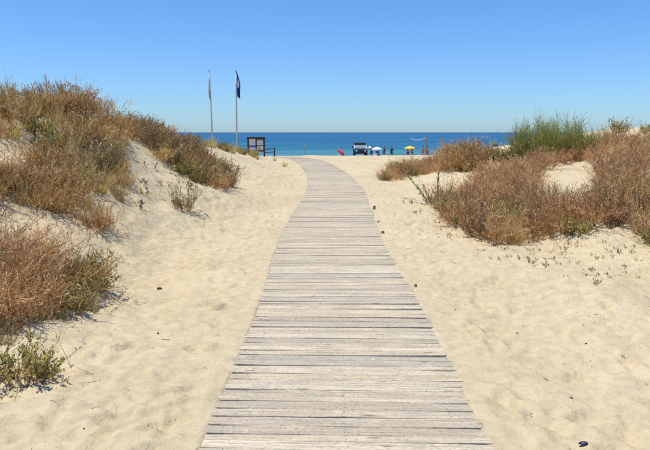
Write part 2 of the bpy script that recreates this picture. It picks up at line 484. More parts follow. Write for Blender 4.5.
# ------------------------------------------------------------------ sand sheet
def build_sand():
    # offsets from the walk's centre line
    o = [0.0]
    st = 0.025
    while o[-1] < 1.0: o.append(o[-1] + st)
    while o[-1] < 75:
        st *= 1.0105
        o.append(o[-1] + st)
    o = np.array(o); offs = np.concatenate([-o[:0:-1], o])
    rows = [-8.0, -6, -4, -2.5, -1, 0, 0.8, 1.5, 2.0, 2.4]
    while rows[-1] < 118: rows.append(rows[-1] + max(0.02, rows[-1] * 0.0066))
    rows = np.array(rows + [124, 132, 145])
    Xo, Yo = np.meshgrid(offs, rows)
    X = Xo + xpath(Yo); Y = Yo
    Z = H(X, Y)
    ao = np.abs(Xo)
    # trampled relief
    near = 1 - smoothstep(28, 48, Y)
    amp = smoothstep(0.82, 1.25, ao) * near
    slope_quiet = 1.0
    rel = fbm(X * 3.1, Y * 3.1, 4) * 0.030 + np.abs(fbm(X * 1.5 + 40, Y * 1.5, 3)) * 0.03
    rel = rel + fbm(X * 3.2 + 11, Y * 8.5, 3) * 0.030 + fbm(X * 9.0, Y * 19.0 + 3, 2) * 0.010
    rip = np.sin((Y * 1.0 + X * 0.22 + 0.5 * fbm(X * 0.9, Y * 0.9 + 5, 3)) * 2 * math.pi / 0.14) * 0.0042 * smoothstep(-0.1, 0.3, fbm(X * 0.5 + 20, Y * 0.5, 2))
    Z = Z + (rel + rip) * amp
    # footprints
    dep = np.zeros_like(Z)
    r2 = np.random.default_rng(5)
    n = 3000
    fy = 2.6 + 27 * r2.random(n) ** 1.5
    fo = np.where(r2.random(n) < 0.5, 1, -1) * (0.95 + r2.random(n) ** 1.2 * 4.2)
    for k in range(n):
        i0, i1 = np.searchsorted(rows, (fy[k] - 0.3, fy[k] + 0.3)); j0, j1 = np.searchsorted(offs, (fo[k] - 0.3, fo[k] + 0.3))
        if i1 <= i0 or j1 <= j0: continue
        a = r2.normal(0, 0.7)
        dx = Xo[i0:i1, j0:j1] - fo[k]; dy = Yo[i0:i1, j0:j1] - fy[k]
        u = (dx * math.cos(a) - dy * math.sin(a)) / (0.058 * (0.8 + 0.7 * r2.random())); v = (dx * math.sin(a) + dy * math.cos(a)) / (0.13 * (0.8 + 0.6 * r2.random()))
        rr = np.sqrt(u * u + v * v)
        dd = (0.008 + 0.024 * r2.random() ** 2)
        dep[i0:i1, j0:j1] += dd * (-np.exp(-rr ** 4 * 0.8) + 0.6 * np.exp(-((rr - 1.25) / 0.28) ** 2))
    dep = np.clip(dep, -0.045, 0.03)
    Z = Z + dep * smoothstep(0.84, 1.1, ao)
    # at the edge of the walk sand stands about level with the planks, under it well below
    onwalk = 1 - smoothstep(PATH_END - 0.2, PATH_END + 0.5, Y)
    edge = fbm(X * 2.2 + 70, Y * 2.2, 3) * 0.024 + fbm(X * 9 + 5, Y * 9, 2) * 0.010 + 0.003
    ke = (1 - smoothstep(0.84, 1.15, ao)) * onwalk
    Z = Z + edge * ke
    under = (1 - smoothstep(0.755, 0.806, ao)) * onwalk
    Z = Z - 0.075 * under
    nr, nc = X.shape
    V = np.stack([X, Y, Z], -1).reshape(-1, 3)
    idx = np.arange(nr * nc).reshape(nr, nc)
    Q = np.stack([idx[:-1, :-1], idx[:-1, 1:], idx[1:, 1:], idx[1:, :-1]], -1).reshape(-1, 4)
    me = np_mesh('sand', V, Q, smooth=True)
    o_ = link('sand_ground', me, M['sand'])
    tag(o_, kind='structure', label='pale trampled beach sand rising into dunes')
    return o_
build_sand()

# ------------------------------------------------------------------ sea
SEA_Z = -2.45
def sea_material():
    m, N, L, b = new_mat('sea_water')
    tc = N.new('ShaderNodeTexCoord'); P = tc.outputs['Object']
    sx = N.new('ShaderNodeSeparateXYZ'); L.new(P, sx.inputs[0])
    # water colour by depth off the shore (metres from the beach)
    ly = math_n(N, L, 'LOGARITHM', sx.outputs[1], 10.0)
    mp = N.new('ShaderNodeMapping'); mp.inputs['Scale'].default_value = (0.006, 0.03, 1)
    L.new(P, mp.inputs['Vector'])
    n1 = noise(N, L, mp.outputs[0], 1.0, 4, 0.55)
    lyn = math_n(N, L, 'ADD', ly, math_n(N, L, 'MULTIPLY', math_n(N, L, 'SUBTRACT', n1.outputs[0], 0.5), 0.35))
    t = N.new('ShaderNodeMapRange'); t.inputs[1].default_value = 2.0; t.inputs[2].default_value = 4.0
    L.new(lyn, t.inputs[0])
    r = ramp(N, [(0.0, (0.075, 0.22, 0.25)), (0.08, (0.030, 0.155, 0.215)), (0.22, (0.016, 0.108, 0.205)), (0.5, (0.013, 0.092, 0.20)), (1.0, (0.010, 0.062, 0.15))])
    L.new(t.outputs[0], r.inputs[0])
    # streaks of wind-ruffled water
    mp2 = N.new('ShaderNodeMapping'); mp2.inputs['Scale'].default_value = (0.012, 0.075, 1)
    L.new(P, mp2.inputs['Vector'])
    n2 = noise(N, L, mp2.outputs[0], 1.0, 5, 0.62)
    r2 = ramp(N, [(0.30, (0.55, 0.66, 0.76)), (0.5, (1.0, 1.0, 1.0)), (0.68, (1.7, 1.4, 1.22))])
    L.new(n2.outputs[0], r2.inputs[0])
    c = mixc(N, L, 1.0, r.outputs[0], r2.outputs[0], 'MULTIPLY')
    # foam of the small breakers by the shore
    mp3 = N.new('ShaderNodeMapping'); mp3.inputs['Scale'].default_value = (0.10, 0.32, 1)
    L.new(P, mp3.inputs['Vector'])
    n3 = noise(N, L, mp3.outputs[0], 1.0, 5, 0.6)
    sh = N.new('ShaderNodeMapRange'); sh.inputs[1].default_value = 99; sh.inputs[2].default_value = 120; sh.inputs[3].default_value = 0.20; sh.inputs[4].default_value = -0.12
    L.new(sx.outputs[1], sh.inputs[0])
    fm = N.new('ShaderNodeMapRange'); fm.inputs[1].default_value = 0.60; fm.inputs[2].default_value = 0.66; fm.inputs[4].default_value = 0.8
    L.new(math_n(N, L, 'ADD', n3.outputs[0], sh.outputs[0]), fm.inputs[0])
    c = mixc(N, L, fm.outputs[0], c, (0.72, 0.78, 0.80))
    L.new(c, b.inputs['Base Color'])
    b.inputs['Roughness'].default_value = 0.38
    b.inputs['IOR'].default_value = 1.33
    b.inputs['Specular IOR Level'].default_value = 0.17
    w = noise(N, L, P, 0.9, 5, 0.6)
    mp4 = N.new('ShaderNodeMapping'); mp4.inputs['Scale'].default_value = (0.25, 1.0, 1)
    L.new(P, mp4.inputs['Vector'])
    L.new(mp4.outputs[0], w.inputs['Vector'])
    bp = N.new('ShaderNodeBump'); bp.inputs['Strength'].default_value = 0.9; bp.inputs['Distance'].default_value = 0.22
    L.new(w.outputs[0], bp.inputs['Height']); L.new(bp.outputs[0], b.inputs['Normal'])
    return m

def build_sea():
    rows = [88.0]
    while rows[-1] < 900: rows.append(rows[-1] * 1.0055)
    while rows[-1] < 45000: rows.append(rows[-1] * 1.07)
    rows = np.array(rows)
    u = np.linspace(-1, 1, 181); u = np.sign(u) * np.abs(u) ** 1.5
    U, Y = np.meshgrid(u, rows)
    X = U * (140 + Y * 1.6)
    fade = 1 - smoothstep(300, 800, Y)
    ph = (Y + 6 * fbm(X * 0.01, Y * 0.01, 3) * 4) / 9.0 * 2 * math.pi
    Z = SEA_Z + fade * (0.10 * np.sin(ph) + 0.05 * np.sin(ph * 0.37 + X * 0.05)) * smoothstep(95, 125, Y)
    nr, nc = X.shape
    idx = np.arange(nr * nc).reshape(nr, nc)
    Q = np.stack([idx[:-1, :-1], idx[:-1, 1:], idx[1:, 1:], idx[1:, :-1]], -1).reshape(-1, 4)
    o = link('sea', np_mesh('sea', np.stack([X, Y, Z], -1).reshape(-1, 3), Q, smooth=True), sea_material())
    tag(o, kind='structure', label='calm blue sea reaching to the horizon')
build_sea()

# ------------------------------------------------------------------ boardwalk
def plank_variant(seed):
    """unit plank: x -0.5..0.5 (length 1.63 via scale 1), y half width 0.5 (scaled), top at z = 0"""
    r = random.Random(seed)
    n = 6
    L_ = PATH_W
    bm = bmesh.new()
    rings = []
    cup = r.uniform(-0.002, 0.003)
    bow = r.uniform(-0.003, 0.003)
    for i in range(n + 1):
        t = i / n
        x = (t - 0.5) * L_
        w0 = -0.5 + r.uniform(-0.035, 0.035); w1 = 0.5 + r.uniform(-0.035, 0.035)
        ex = 0.0
        if i in (0, n):
            w0 += r.uniform(0, 0.10); w1 -= r.uniform(0, 0.10)
        bz = bow * math.sin(math.pi * t) + r.uniform(-0.0008, 0.0008)
        sec = [(w0 + 0.035, 0.0), (w0, -0.003), (w0, -0.03), (w1, -0.03), (w1, -0.003), (w1 - 0.035, 0.0 + cup * 0.3)]
        sk = r.uniform(-0.012, 0.012) if i in (0, n) else 0
        rings.append([bm.verts.new((x + sk * (q[0] + 0.5), q[0], q[1] + bz)) for q in sec])
    for i in range(n):
        for k in range(6):
            bm.faces.new((rings[i][k], rings[i][(k + 1) % 6], rings[i + 1][(k + 1) % 6], rings[i + 1][k]))
    bm.faces.new(rings[0]); bm.faces.new(rings[-1][::-1])
    bmesh.ops.recalc_face_normals(bm, faces=bm.faces)
    # nail heads over the three bearers
    for bx_ in (-0.66, 0.0, 0.66):
        for yy in (-0.25, 0.25):
            if r.random() < 0.6: continue
            x = bx_ + r.uniform(-0.02, 0.02); y = yy + r.uniform(-0.08, 0.08)
            vsn = [bm.verts.new((x + 0.0036 * math.cos(a), y + 0.042 * math.sin(a), 0.0042 + max(cup * .3, 0) + max(bow, 0))) for a in (0, 1.257, 2.513, 3.77, 5.027)]
            f = bm.faces.new(vsn); f.material_index = 1
    me = bpy.data.meshes.new('plank')
    bm.to_mesh(me); bm.free()
    me.materials.append(M['wood']); me.materials.append(M['nail'])
    return me

def path_frame(y):
    h = 0.35
    tx = (xpath(y + h) - xpath(y - h)) / (2 * h)
    tz = (zpath(y + h) - zpath(y - h)) / (2 * h)
    return float(xpath(y)), float(zpath(y)), math.atan(-tx), float(tz)

walk = empty('boardwalk', (float(xpath(2.6)), 2.6, 0.0))
tag(walk, kind='structure', label='narrow weathered timber boardwalk running over the sand to the beach')
base = Vector(walk.location)
variants = [plank_variant(100 + i) for i in range(14)]
y = 2.62
count = 0
stuff_v, stuff_f = [], []
rp = random.Random(21)
while y < PATH_END:
    wdt = rp.choice((0.06, 0.072, 0.08, 0.085, 0.09, 0.1, 0.112))
    gap = rp.choice((0.0012, 0.0015, 0.002, 0.003, 0.004, 0.006, 0.009, 0.013))
    px_, pz_, ang, slope = path_frame(y + wdt / 2)
    rz = ang - R(1.3) * (1 - min(1, y / 14)) + R(rp.gauss(0, 0.28))
    dx = rp.gauss(0, 0.0035)
    loc = Vector((px_ + dx, y + wdt / 2, pz_ + rp.uniform(-0.003, 0.004)))
    rot = (math.atan(slope) + R(rp.gauss(0, 0.5)), R(rp.gauss(0, 0.12)), rz)
    me = rp.choice(variants)
    scl = (rp.choice((-1, 1)) * rp.uniform(0.994, 1.006), rp.choice((-1, 1)) * wdt, 1)
    if count < 300:
        o = bpy.data.objects.new('plank', me)
        C.objects.link(o)
        o.parent = walk
        o.location = loc - base
        o.rotation_euler = rot
        o.scale = scl
    else:
        mt = Matrix.LocRotScale(loc - base, Euler(rot), Vector(scl))
        k0 = len(stuff_v)
        stuff_v += [mt @ v.co for v in me.vertices]
        stuff_f += [[k0 + i for i in p.vertices] for p in me.polygons if p.material_index == 0]
    count += 1
    y += (wdt + gap) * (1 + 0.0 * y)
if stuff_v:
    me = bpy.data.meshes.new('far_planks')
    me.from_pydata(stuff_v, [], stuff_f); me.update()
    # far planks share one mesh: the grain texture runs over all of them
    o = link('plank_run', me, M['wood_far'], walk); o['kind'] = 'stuff'
for off in (-0.66, 0.0, 0.66):
    bm = bmesh.new()
    prev = None
    for yy in np.arange(2.7, PATH_END - 0.1, 0.6):
        x_, z_, a_, _s = path_frame(yy)
        ring = [bm.verts.new(Vector((x_ + off + sx, yy, z_ - 0.034 - dz)) - base) for sx, dz in ((-.035, 0), (.035, 0), (.035, .07), (-.035, .07))]
        if prev:
            for k in range(4): bm.faces.new((prev[k], prev[(k + 1) % 4], ring[(k + 1) % 4], ring[k]))
        else: bm.faces.new(ring)
        prev = ring
    bm.faces.new(prev[::-1])
    link('bearer', bm_mesh('bearer', bm), M['wood_dark'], walk)
# bearer stubs that stick out beside the planks
for px_, py_ in ((375.5, 208), (380, 221), (383, 231), (409.5, 284)):
    d = ray(px_, py_)
    Y = 10.0
    for _ in range(50): Y = 0.5 * Y + 0.5 * ((zpath(Y) + 0.03 - CAM_H) / d[2] * d[1])
    x_, z_, a_, _s = path_frame(Y)
    bm = bmesh.new()
    hs = 0.08 if py_ < 215 else 0.03; rs_ = .03 if py_ < 240 else .017
    add_tube(bm, [(0, 0, -0.14), (0.003, 0, -0.02), (0.006, 0.004, hs)], [rs_, rs_, rs_ * .85], 8)
    o = link('post_stub', bm_mesh('post_stub', bm), M['wood_dark'], walk)
    o.location = Vector((x_ + PATH_W / 2 + 0.045, Y, z_)) - base
    o.rotation_euler = (R(rp.uniform(-6, 6)), R(rp.uniform(-4, 10)), 0)

# ------------------------------------------------------------------ plants
class Strands:
    def __init__(s, seed):
        s.r = np.random.default_rng(seed)
        s.parts = {}
    def add(s, part, P, W, T):
        """P (N,K,3) lines, W (N,K) half widths, T (N,) tints -> flat ribbons with random facing"""
        N, K = P.shape[:2]
        d = P[:, -1] - P[:, 0]
        rv = s.r.normal(size=(N, 3))
        sd = np.cross(d, rv); sd /= (np.linalg.norm(sd, axis=1, keepdims=True) + 1e-9)
        A = P + sd[:, None] * W[:, :, None]; B = P - sd[:, None] * W[:, :, None]
        V = np.stack([A, B], 2).reshape(-1, 3)
        ix = np.arange(N * K * 2).reshape(N, K, 2)
        Q = np.stack([ix[:, :-1, 0], ix[:, :-1, 1], ix[:, 1:, 1], ix[:, 1:, 0]], -1).reshape(-1, 4)
        TT = np.repeat(np.clip(T, 0, 1), K * 2)
        s.parts.setdefault(part, []).append((V, Q, TT))
    def mesh(s, part, name):
        vs_, qs, ts = [], [], []
        k = 0
        for V, Q, T in s.parts[part]:
            vs_.append(V); qs.append(Q + k); ts.append(T); k += len(V)
        return np_mesh(name, np.concatenate(vs_), np.concatenate(qs), tint=np.concatenate(ts))

def lines(r, N, base_r, h, spread, curve, K=5, jitter=0.02, lean=(0, 0), lmin=0.55, bend_up=0.0):
    """N curved stems growing out of a small disc"""
    a = r.uniform(0, 2 * math.pi, N)
    b = base_r * np.sqrt(r.random(N))
    P0 = np.stack([b * np.cos(a), b * np.sin(a), -0.03 * np.ones(N)], -1)
    az = a + r.normal(0, 0.8, N)
    pol = spread * np.sqrt(r.random(N))
    d = np.stack([np.sin(pol) * np.cos(az) + lean[0], np.sin(pol) * np.sin(az) + lean[1], np.cos(pol)], -1)
    d /= np.linalg.norm(d, axis=1, keepdims=True)
    Ls = h * (lmin + (1 - lmin) * r.random(N))
    t = np.linspace(0, 1, K)
    side = np.clip(r.normal(size=(N, 3)), -1.3, 1.3); side[:, 2] *= 0.3
    P = P0[:, None] + d[:, None] * (t[None, :, None] * Ls[:, None, None]) + side[:, None] * (t[None, :, None] ** 2 * curve * Ls[:, None, None])
    P[:, :, 2] += (t ** 2)[None] * bend_up * Ls[:, None]
    P += r.normal(0, jitter, P.shape) * t[None, :, None]
    return P, Ls

def twigs(r, P, n_per, length, up=0.4, K=3, t0=0.25):
    N, Kp = P.shape[:2]
    idx = np.repeat(np.arange(N), n_per)
    t = (t0 + (1 - t0) * r.random(len(idx))) * (Kp - 1)
    i = np.minimum(t.astype(int), Kp - 2); f = (t - i)[:, None]
    o = P[idx, i] * (1 - f) + P[idx, i + 1] * f
    ax = P[idx, i + 1] - P[idx, i]; ax /= (np.linalg.norm(ax, axis=1, keepdims=True) + 1e-9)
    d = ax * 0.8 + r.normal(0, 0.65, (len(idx), 3)); d[:, 2] += up
    d /= np.linalg.norm(d, axis=1, keepdims=True)
    Ls = length * (0.4 + 0.6 * r.random(len(idx)))
    tt = np.linspace(0, 1, K)
    c = r.normal(0, 0.18, (len(idx), 3))
    return o[:, None] + d[:, None] * (tt[None, :, None] * Ls[:, None, None]) + c[:, None] * (tt[None, :, None] ** 2 * Ls[:, None, None])

def taper(N, K, w0, w1, r):
    return np.linspace(w0, w1, K)[None] * (0.7 + 0.6 * r.random((N, 1)))

def leaves(S, part, r, P, n_per, size, width, tl, th, t0=0.3):
    T = twigs(r, P, n_per, size, 0.25, 3, t0)
    N = len(T)
    W = np.array([0.25, 1.0, 0.05])[None] * width * (0.6 + 0.8 * r.random((N, 1)))
    S.add(part, T, W, tl + (th - tl) * r.random(N))

def kin(r, tp, n_per, noise_=0.22):
    """tint of side shoots: like their branch, a little off"""
    return np.clip(np.repeat(tp, n_per) + r.normal(0, noise_, len(tp) * n_per), 0, 1)
def spread_tint(r, N):
    return np.clip(r.beta(1.1, 1.3, N), 0, 1)
def shrub_dry(seed, h=0.55):
    """dry shrub: uneven leaning branches with tufts of dry leaf, open between"""
    S = Strands(seed); r = S.r
    P, _ = lines(r, 46, 0.16, h, 0.95, 0.28, 6, 0.016, bend_up=0.22, lmin=0.3, lean=(r.normal(0, .15), r.normal(0, .15)))
    tp = spread_tint(r, len(P))
    S.add('stems', P, taper(len(P), 6, 0.0055, 0.0022, r), tp * 0.5)
    T = twigs(r, P, 7, h * 0.40, 0.55, 4)
    tt = kin(r, tp, 7)
    S.add('stems', T, taper(len(T), 4, 0.0034, 0.0016, r), tt * 0.8)
    T2 = twigs(r, T, 2, h * 0.2, 0.5, 3); t2 = kin(r, tt, 2)
    S.add('stems', T2, taper(len(T2), 3, 0.0026, 0.0014, r), t2)
    leaf_tufts(S, r, T, tt, 7, 0.034, 0.0050, 0.3)
    return S
def leaf_tufts(S, r, P, tp, n_per, size, width, t0, part='foliage'):
    T = twigs(r, P, n_per, size, 0.35, 3, t0)
    W = np.array([0.3, 1.0, 0.08])[None] * width * (0.5 + 0.9 * r.random((len(T), 1)))
    S.add(part, T, W, kin(r, tp, n_per, 0.16))
def shrub_tangle(seed, h=0.5):
    """matted reddish shrub of arching strands, thicker clumps of old leaf inside"""
    S = Strands(seed); r = S.r
    P, _ = lines(r, 90, 0.22, h * 1.1, 1.1, 0.5, 6, 0.018, lmin=0.3, bend_up=0.08)
    tp = spread_tint(r, len(P))
    S.add('stems', P, taper(len(P), 6, 0.0042, 0.0018, r), tp * 0.8)
    T = twigs(r, P, 7, h * 0.42, 0.3, 4); tt = kin(r, tp, 7)
    S.add('stems', T, taper(len(T), 4, 0.0028, 0.0013, r), tt)
    leaf_tufts(S, r, T, tt * .85, 3, 0.034, 0.0046, 0.2)
    return S
def shrub_leafy(seed, h=0.45, n=60):
    """small-leaved shrub"""
    S = Strands(seed); r = S.r
    P, _ = lines(r, n, 0.12, h, 0.95, 0.2, 5, 0.012, bend_up=0.25, lmin=0.35)
    tp = spread_tint(r, len(P))
    S.add('stems', P, taper(len(P), 5, 0.0050, 0.0020, r), tp * 0.6)
    T = twigs(r, P, 5, h * 0.35, 0.7, 3); tt = kin(r, tp, 5)
    S.add('stems', T, taper(len(T), 3, 0.0028, 0.0015, r), tt * .6)
    leaf_tufts(S, r, T, tt, 8, 0.030, 0.0075, 0.25)
    return S
def grass_tuft(seed, h=0.6, n=95, spread=0.6):
    S = Strands(seed); r = S.r
    P, _ = lines(r, n, 0.10, h, spread, 0.22, 6, 0.008, lmin=0.4)
    S.add('blades', P, taper(len(P), 6, 0.0046, 0.0014, r), spread_tint(r, len(P)))
    Q, _ = lines(r, 16, 0.08, h * 1.25, spread * 0.7, 0.15, 6, 0.008, lmin=0.7)
    S.add('stalks', Q, taper(len(Q), 6, 0.0024, 0.0014, r), 0.5 + 0.5 * r.random(len(Q)))
    leaves(S, 'stalks', r, Q, 10, 0.03, 0.0028, 0.4, 1.0, 0.72)
    return S
def stalk_bush(seed, h=0.85):
    """upright woody stalks with clustered seed heads, bushier below"""
    S = Strands(seed); r = S.r
    P, _ = lines(r, 22, 0.18, h, 0.42, 0.12, 7, 0.012, lmin=0.4)
    tp = spread_tint(r, len(P))
    S.add('stems', P, taper(len(P), 7, 0.0058, 0.0024, r), tp * 0.6)
    T = twigs(r, P, 8, h * 0.16, 0.9, 3, 0.25); tt = kin(r, tp, 8)
    S.add('stems', T, taper(len(T), 3, 0.003, 0.0015, r), tt * .7)
    leaf_tufts(S, r, T, tt * .8, 5, 0.028, 0.0065, 0.3)
    leaf_tufts(S, r, P, tp * .6, 26, 0.030, 0.0075, 0.55)
    return S
def broom(seed, h=1.45):
    """green broom: dense sheaf of fine whip-like shoots"""
    S = Strands(seed); r = S.r
    P, _ = lines(r, 70, 0.32, h * 0.75, 1.05, 0.15, 6, 0.02, lmin=0.5, bend_up=0.3)
    S.add('branches', P, taper(len(P), 6, 0.012, 0.004, r), r.random(len(P)) * 0.8)
    T = twigs(r, P, 16, h * 0.42, 0.75, 4, 0.15)
    S.add('foliage', T, taper(len(T), 4, 0.0050, 0.0022, r), kin(r, spread_tint(r, len(P)), 16, .15))
    T2 = twigs(r, T, 4, h * 0.22, 0.7, 3, 0.2)
    S.add('foliage', T2, taper(len(T2), 3, 0.0044, 0.0018, r), r.random(len(T2)))
    return S

PART_MATS = {}
def proto(fn, seeds, mats, **kw):
    out = []
    for sd in seeds:
        S = fn(sd, **kw)
        ms = []
        for part in S.parts:
            me = S.mesh(part, part)
            me.materials.append(mats[part])
            ms.append((part, me))
        out.append(ms)
    return out
PR = {
    'dry': proto(shrub_dry, range(1, 6), {'stems': M['stem_dry'], 'foliage': M['leaf_dry']}),
    'rust': proto(shrub_dry, range(6, 11), {'stems': M['stem_red'], 'foliage': M['leaf_rust']}),
    'tangle': proto(shrub_tangle, range(11, 16), {'stems': M['stem_red'], 'foliage': M['leaf_dry']}),
    'dark': proto(shrub_leafy, range(21, 25), {'stems': M['stem_dark'], 'foliage': M['leaf_dark']}),
    'olive': proto(shrub_leafy, range(31, 35), {'stems': M['stem_dark'], 'foliage': M['leaf_olive']}, h=0.36),
    'tuft': proto(grass_tuft, range(41, 45), {'blades': M['blade'], 'stalks': M['stem_dry']}),
    'stalk': proto(stalk_bush, range(51, 55), {'stems': M['stem_dark'], 'foliage': M['leaf_dry']}),
    'broom': proto(broom, range(61, 63), {'branches': M['stem_dark'], 'foliage': M['broom']}),
    'grey': proto(shrub_leafy, range(71, 73), {'stems': M['stem_dry'], 'foliage': M['grey_leaf']}, h=0.5, n=48),
    'fresh': proto(shrub_leafy, range(81, 83), {'stems': M['stem_dark'], 'foliage': M['succulent']}, h=0.3, n=46),
    'seedling': proto(shrub_leafy, range(91, 94), {'stems': M['stem_dry'], 'foliage': M['grey_leaf']}, h=0.14, n=6),
}
PLACED = []
def plant(name, kind, x, y, s, label, group=None, cat='shrub', sz=None, sink=0.0, tilt=6):
    ms = random.choice(PR[kind])
    o = empty(name, (x, y, float(H(x, y)) - 0.01 - sink), random.uniform(0, 6.28))
    o.rotation_euler.x = R(random.gauss(0, tilt * 0.5)); o.rotation_euler.y = R(random.gauss(0, tilt * 0.5))
    o.scale = (s, s, s if sz is None else sz)
    for part, me in ms:
        p = bpy.data.objects.new(part, me); C.objects.link(p); p.parent = o
    tag(o, label, cat, group)
    if kind not in ('seedling', 'fresh', 'grey'): PLACED.append((x, y, s))
    return o

def in_poly(px, py, poly):
    c = False
    n = len(poly)
    for i in range(n):
        x1, y1 = poly[i]; x2, y2 = poly[(i + 1) % n]
        if (y1 > py) != (y2 > py) and px < (x2 - x1) * (py - y1) / (y2 - y1) + x1: c = not c
    return c

def scatter(poly, spacing, tries, mixk, holes=(), extra_far=0.0, limit=400):
    """plants rooted where the outline (in photograph pixels) meets the sand; mixk: list of (weight, fn(x, y, px, py))"""
    xs = [p[0] for p in poly]; ys = [p[1] for p in poly]
    got = []
    tot = sum(m[0] for m in mixk)
    for _ in range(tries):
        px = random.uniform(min(xs), max(xs)); py = random.uniform(min(ys), max(ys))
        if not in_poly(px, py, poly) or any(in_poly(px, py, h) for h in holes): continue
        g = ground(px, py)
        if g is None or g[1] > 60: continue
        if abs(g[0] - float(xpath(g[1]))) < 1.0: continue
        if any((g[0] - a) ** 2 + (g[1] - b) ** 2 < spacing ** 2 for a, b in got): continue
        got.append(g)
        k = random.uniform(0, tot)
        for wgt, fn in mixk:
            k -= wgt
            if k <= 0:
                fn(g[0], g[1], px, py); break
        if len(got) >= limit: break
    return got

U = random.uniform
# ---- tall dune by the flagpoles
G1 = 'matted shrubs at the foot of the tall dune'
def tangle(x, y, px, py): plant('tangled_shrub', 'tangle', x, y, U(.55, 1.0), 'matted reddish brown dry shrub in the thicket at the foot of the tall dune', G1)
def tangle_olive(x, y, px, py): plant('olive_shrub', 'olive', x, y, U(.6, .95), 'small olive leafed shrub at the rim of the matted reddish thicket', 'olive shrubs rimming the matted thicket')
thicket = [(-170, 346), (0, 326), (40, 315), (64, 302), (72, 294), (66, 286), (48, 276), (24, 264), (0, 254), (-170, 240)]
scatter(thicket, 0.22, 1500, [(1, tangle)])
scatter([(56, 318), (84, 306), (96, 292), (88, 276), (68, 268), (80, 290)], 0.17, 260, [(1, tangle_olive)], limit=22)
scatter([(-10, 350), (40, 338), (100, 312), (98, 304), (60, 318), (0, 332)], 0.2, 160, [(1, lambda x, y, px, py: plant('seaside_plant', 'grey', x, y, U(.25, .45), 'low grey green plant on sand along the edge of the matted thicket', 'low plants along the thicket edge', 'plant'))], limit=18)

G2 = 'dry shrubs halfway up the tall dune'
mid = [(-120, 214), (0, 209), (28, 207), (62, 219), (102, 234), (100, 224), (84, 206), (60, 192), (0, 180), (-120, 180)]
scatter(mid, 0.25, 1500, [(4, lambda x, y, px, py: plant('dry_shrub', 'dry', x, y, U(.6, .9), 'tawny dry shrub in the band halfway up the tall dune', G2)),
                         (2, lambda x, y, px, py: plant('grass_tuft', 'tuft', x, y, U(.45, .7), 'tawny grass tuft in the band halfway up the tall dune', 'grass tufts halfway up the tall dune', 'grass')),
                         (1, lambda x, y, px, py: plant('dark_shrub', 'dark', x, y, U(.55, .8), 'dark brown small leafed shrub in the band halfway up the tall dune', 'dark shrubs halfway up the tall dune'))])
main = [(36, 170), (64, 184), (92, 194), (124, 203), (126, 184), (122, 156), (124, 142), (118, 134), (98, 124), (60, 113), (20, 111), (-160, 114), (-160, 142), (0, 141), (40, 148)]
scatter(main, 0.29, 3600, [(4, lambda x, y, px, py: plant('dry_shrub', 'dry', x, y, U(.5, 1.05), 'tawny dry shrub in the thick cover near the top of the tall dune', 'dry shrubs covering the tall dune top')),
                           (4, lambda x, y, px, py: plant('grass_tuft', 'tuft', x, y, U(.45, .95), 'long tawny grass tuft in the thick cover near the top of the tall dune', 'grass tufts covering the tall dune top', 'grass')),
                           (1.8, lambda x, y, px, py: plant('dark_shrub', 'dark', x, y, U(.7, 1.2), 'dark brown small leafed shrub in the thick cover of the tall dune top', 'dark shrubs on the tall dune top')),
                           (1.0, lambda x, y, px, py: plant('olive_shrub', 'olive', x, y, U(.8, 1.2), 'olive leafed shrub in the thick cover of the tall dune top', 'olive shrubs on the tall dune top'))], limit=330)
# stalks standing up on the ridge line
for k in range(44):
    px = U(-40, 140)
    py = np.interp(px, [-40, 20, 60, 105, 140], [114, 112, 113, 125, 138]) + U(-1.0, 7)
    g = ground(px, py)
    if g and g[1] < 30: plant('stalk_plant', 'stalk', g[0], g[1] + U(0, .4), U(.45, .75), 'tall thin seed stalks standing against the sky on the tall dune ridge', 'seed stalks on the tall dune ridge', 'plant')
# behind the crest
for k in range(30):
    x = U(-10, -4.6); y_ = U(11.5, 19)
    if H(x, y_) > 1.35: plant('dry_shrub', 'dry', x, y_, U(.8, 1.1), 'tawny dry shrub in the thick cover near the top of the tall dune', 'dry shrubs covering the tall dune top')
scatter([(70, 168), (112, 160), (118, 178), (90, 186), (72, 180)], 0.4, 80, [(1, lambda x, y, px, py: plant('seaside_plant', 'grey', x, y, U(.7, .95), 'grey green pale plant among tawny shrubs of the tall dune', 'grey green plants on the tall dune', 'plant'))], limit=8)

ridge = [(126, 130), (150, 150), (160, 160), (184, 176), (202, 185), (226, 191), (230, 187), (220, 174), (202, 158), (182, 147), (160, 140), (140, 131)]
scatter(ridge, 0.30, 1500, [(5, lambda x, y, px, py: plant('dark_shrub', 'dark', x, y, U(.85, 1.15), 'dark brown shrub in the long strip running down the tall dune end', 'dark shrubs in the strip down the dune end')),
                           (2, lambda x, y, px, py: plant('dry_shrub', 'dry', x, y, U(.65, .9), 'tawny dry shrub in the dark strip running down the tall dune end', 'tawny shrubs in the strip down the dune end')),
                           (1.4, lambda x, y, px, py: plant('olive_shrub', 'olive', x, y, U(.8, 1.2), 'olive leafed shrub in the dark strip running down the tall dune end', 'olive shrubs in the strip down the dune end'))], limit=120)
far_ridge = [(160, 136), (190, 145), (215, 150), (246, 156), (258, 160), (258, 156), (240, 153), (215, 147), (190, 142)]
scatter(far_ridge, 0.36, 1200, [(2, lambda x, y, px, py: plant('grass_tuft', 'tuft', x, y, U(.5, .85), 'yellowish grass tuft on the low ridge below the flagpoles', 'grass tufts below the flagpoles', 'grass')),
                              (1.4, lambda x, y, px, py: plant('olive_shrub', 'olive', x, y, U(.8, 1.25), 'yellowish olive shrub on the low ridge below the flagpoles', 'olive shrubs below the flagpoles'))], limit=85)
def lone(name, kind, px, py, s, label, cat='shrub', sz=None):
    g = ground(px, py)
    return plant(name, kind, g[0], g[1], s, label, None, cat, sz)
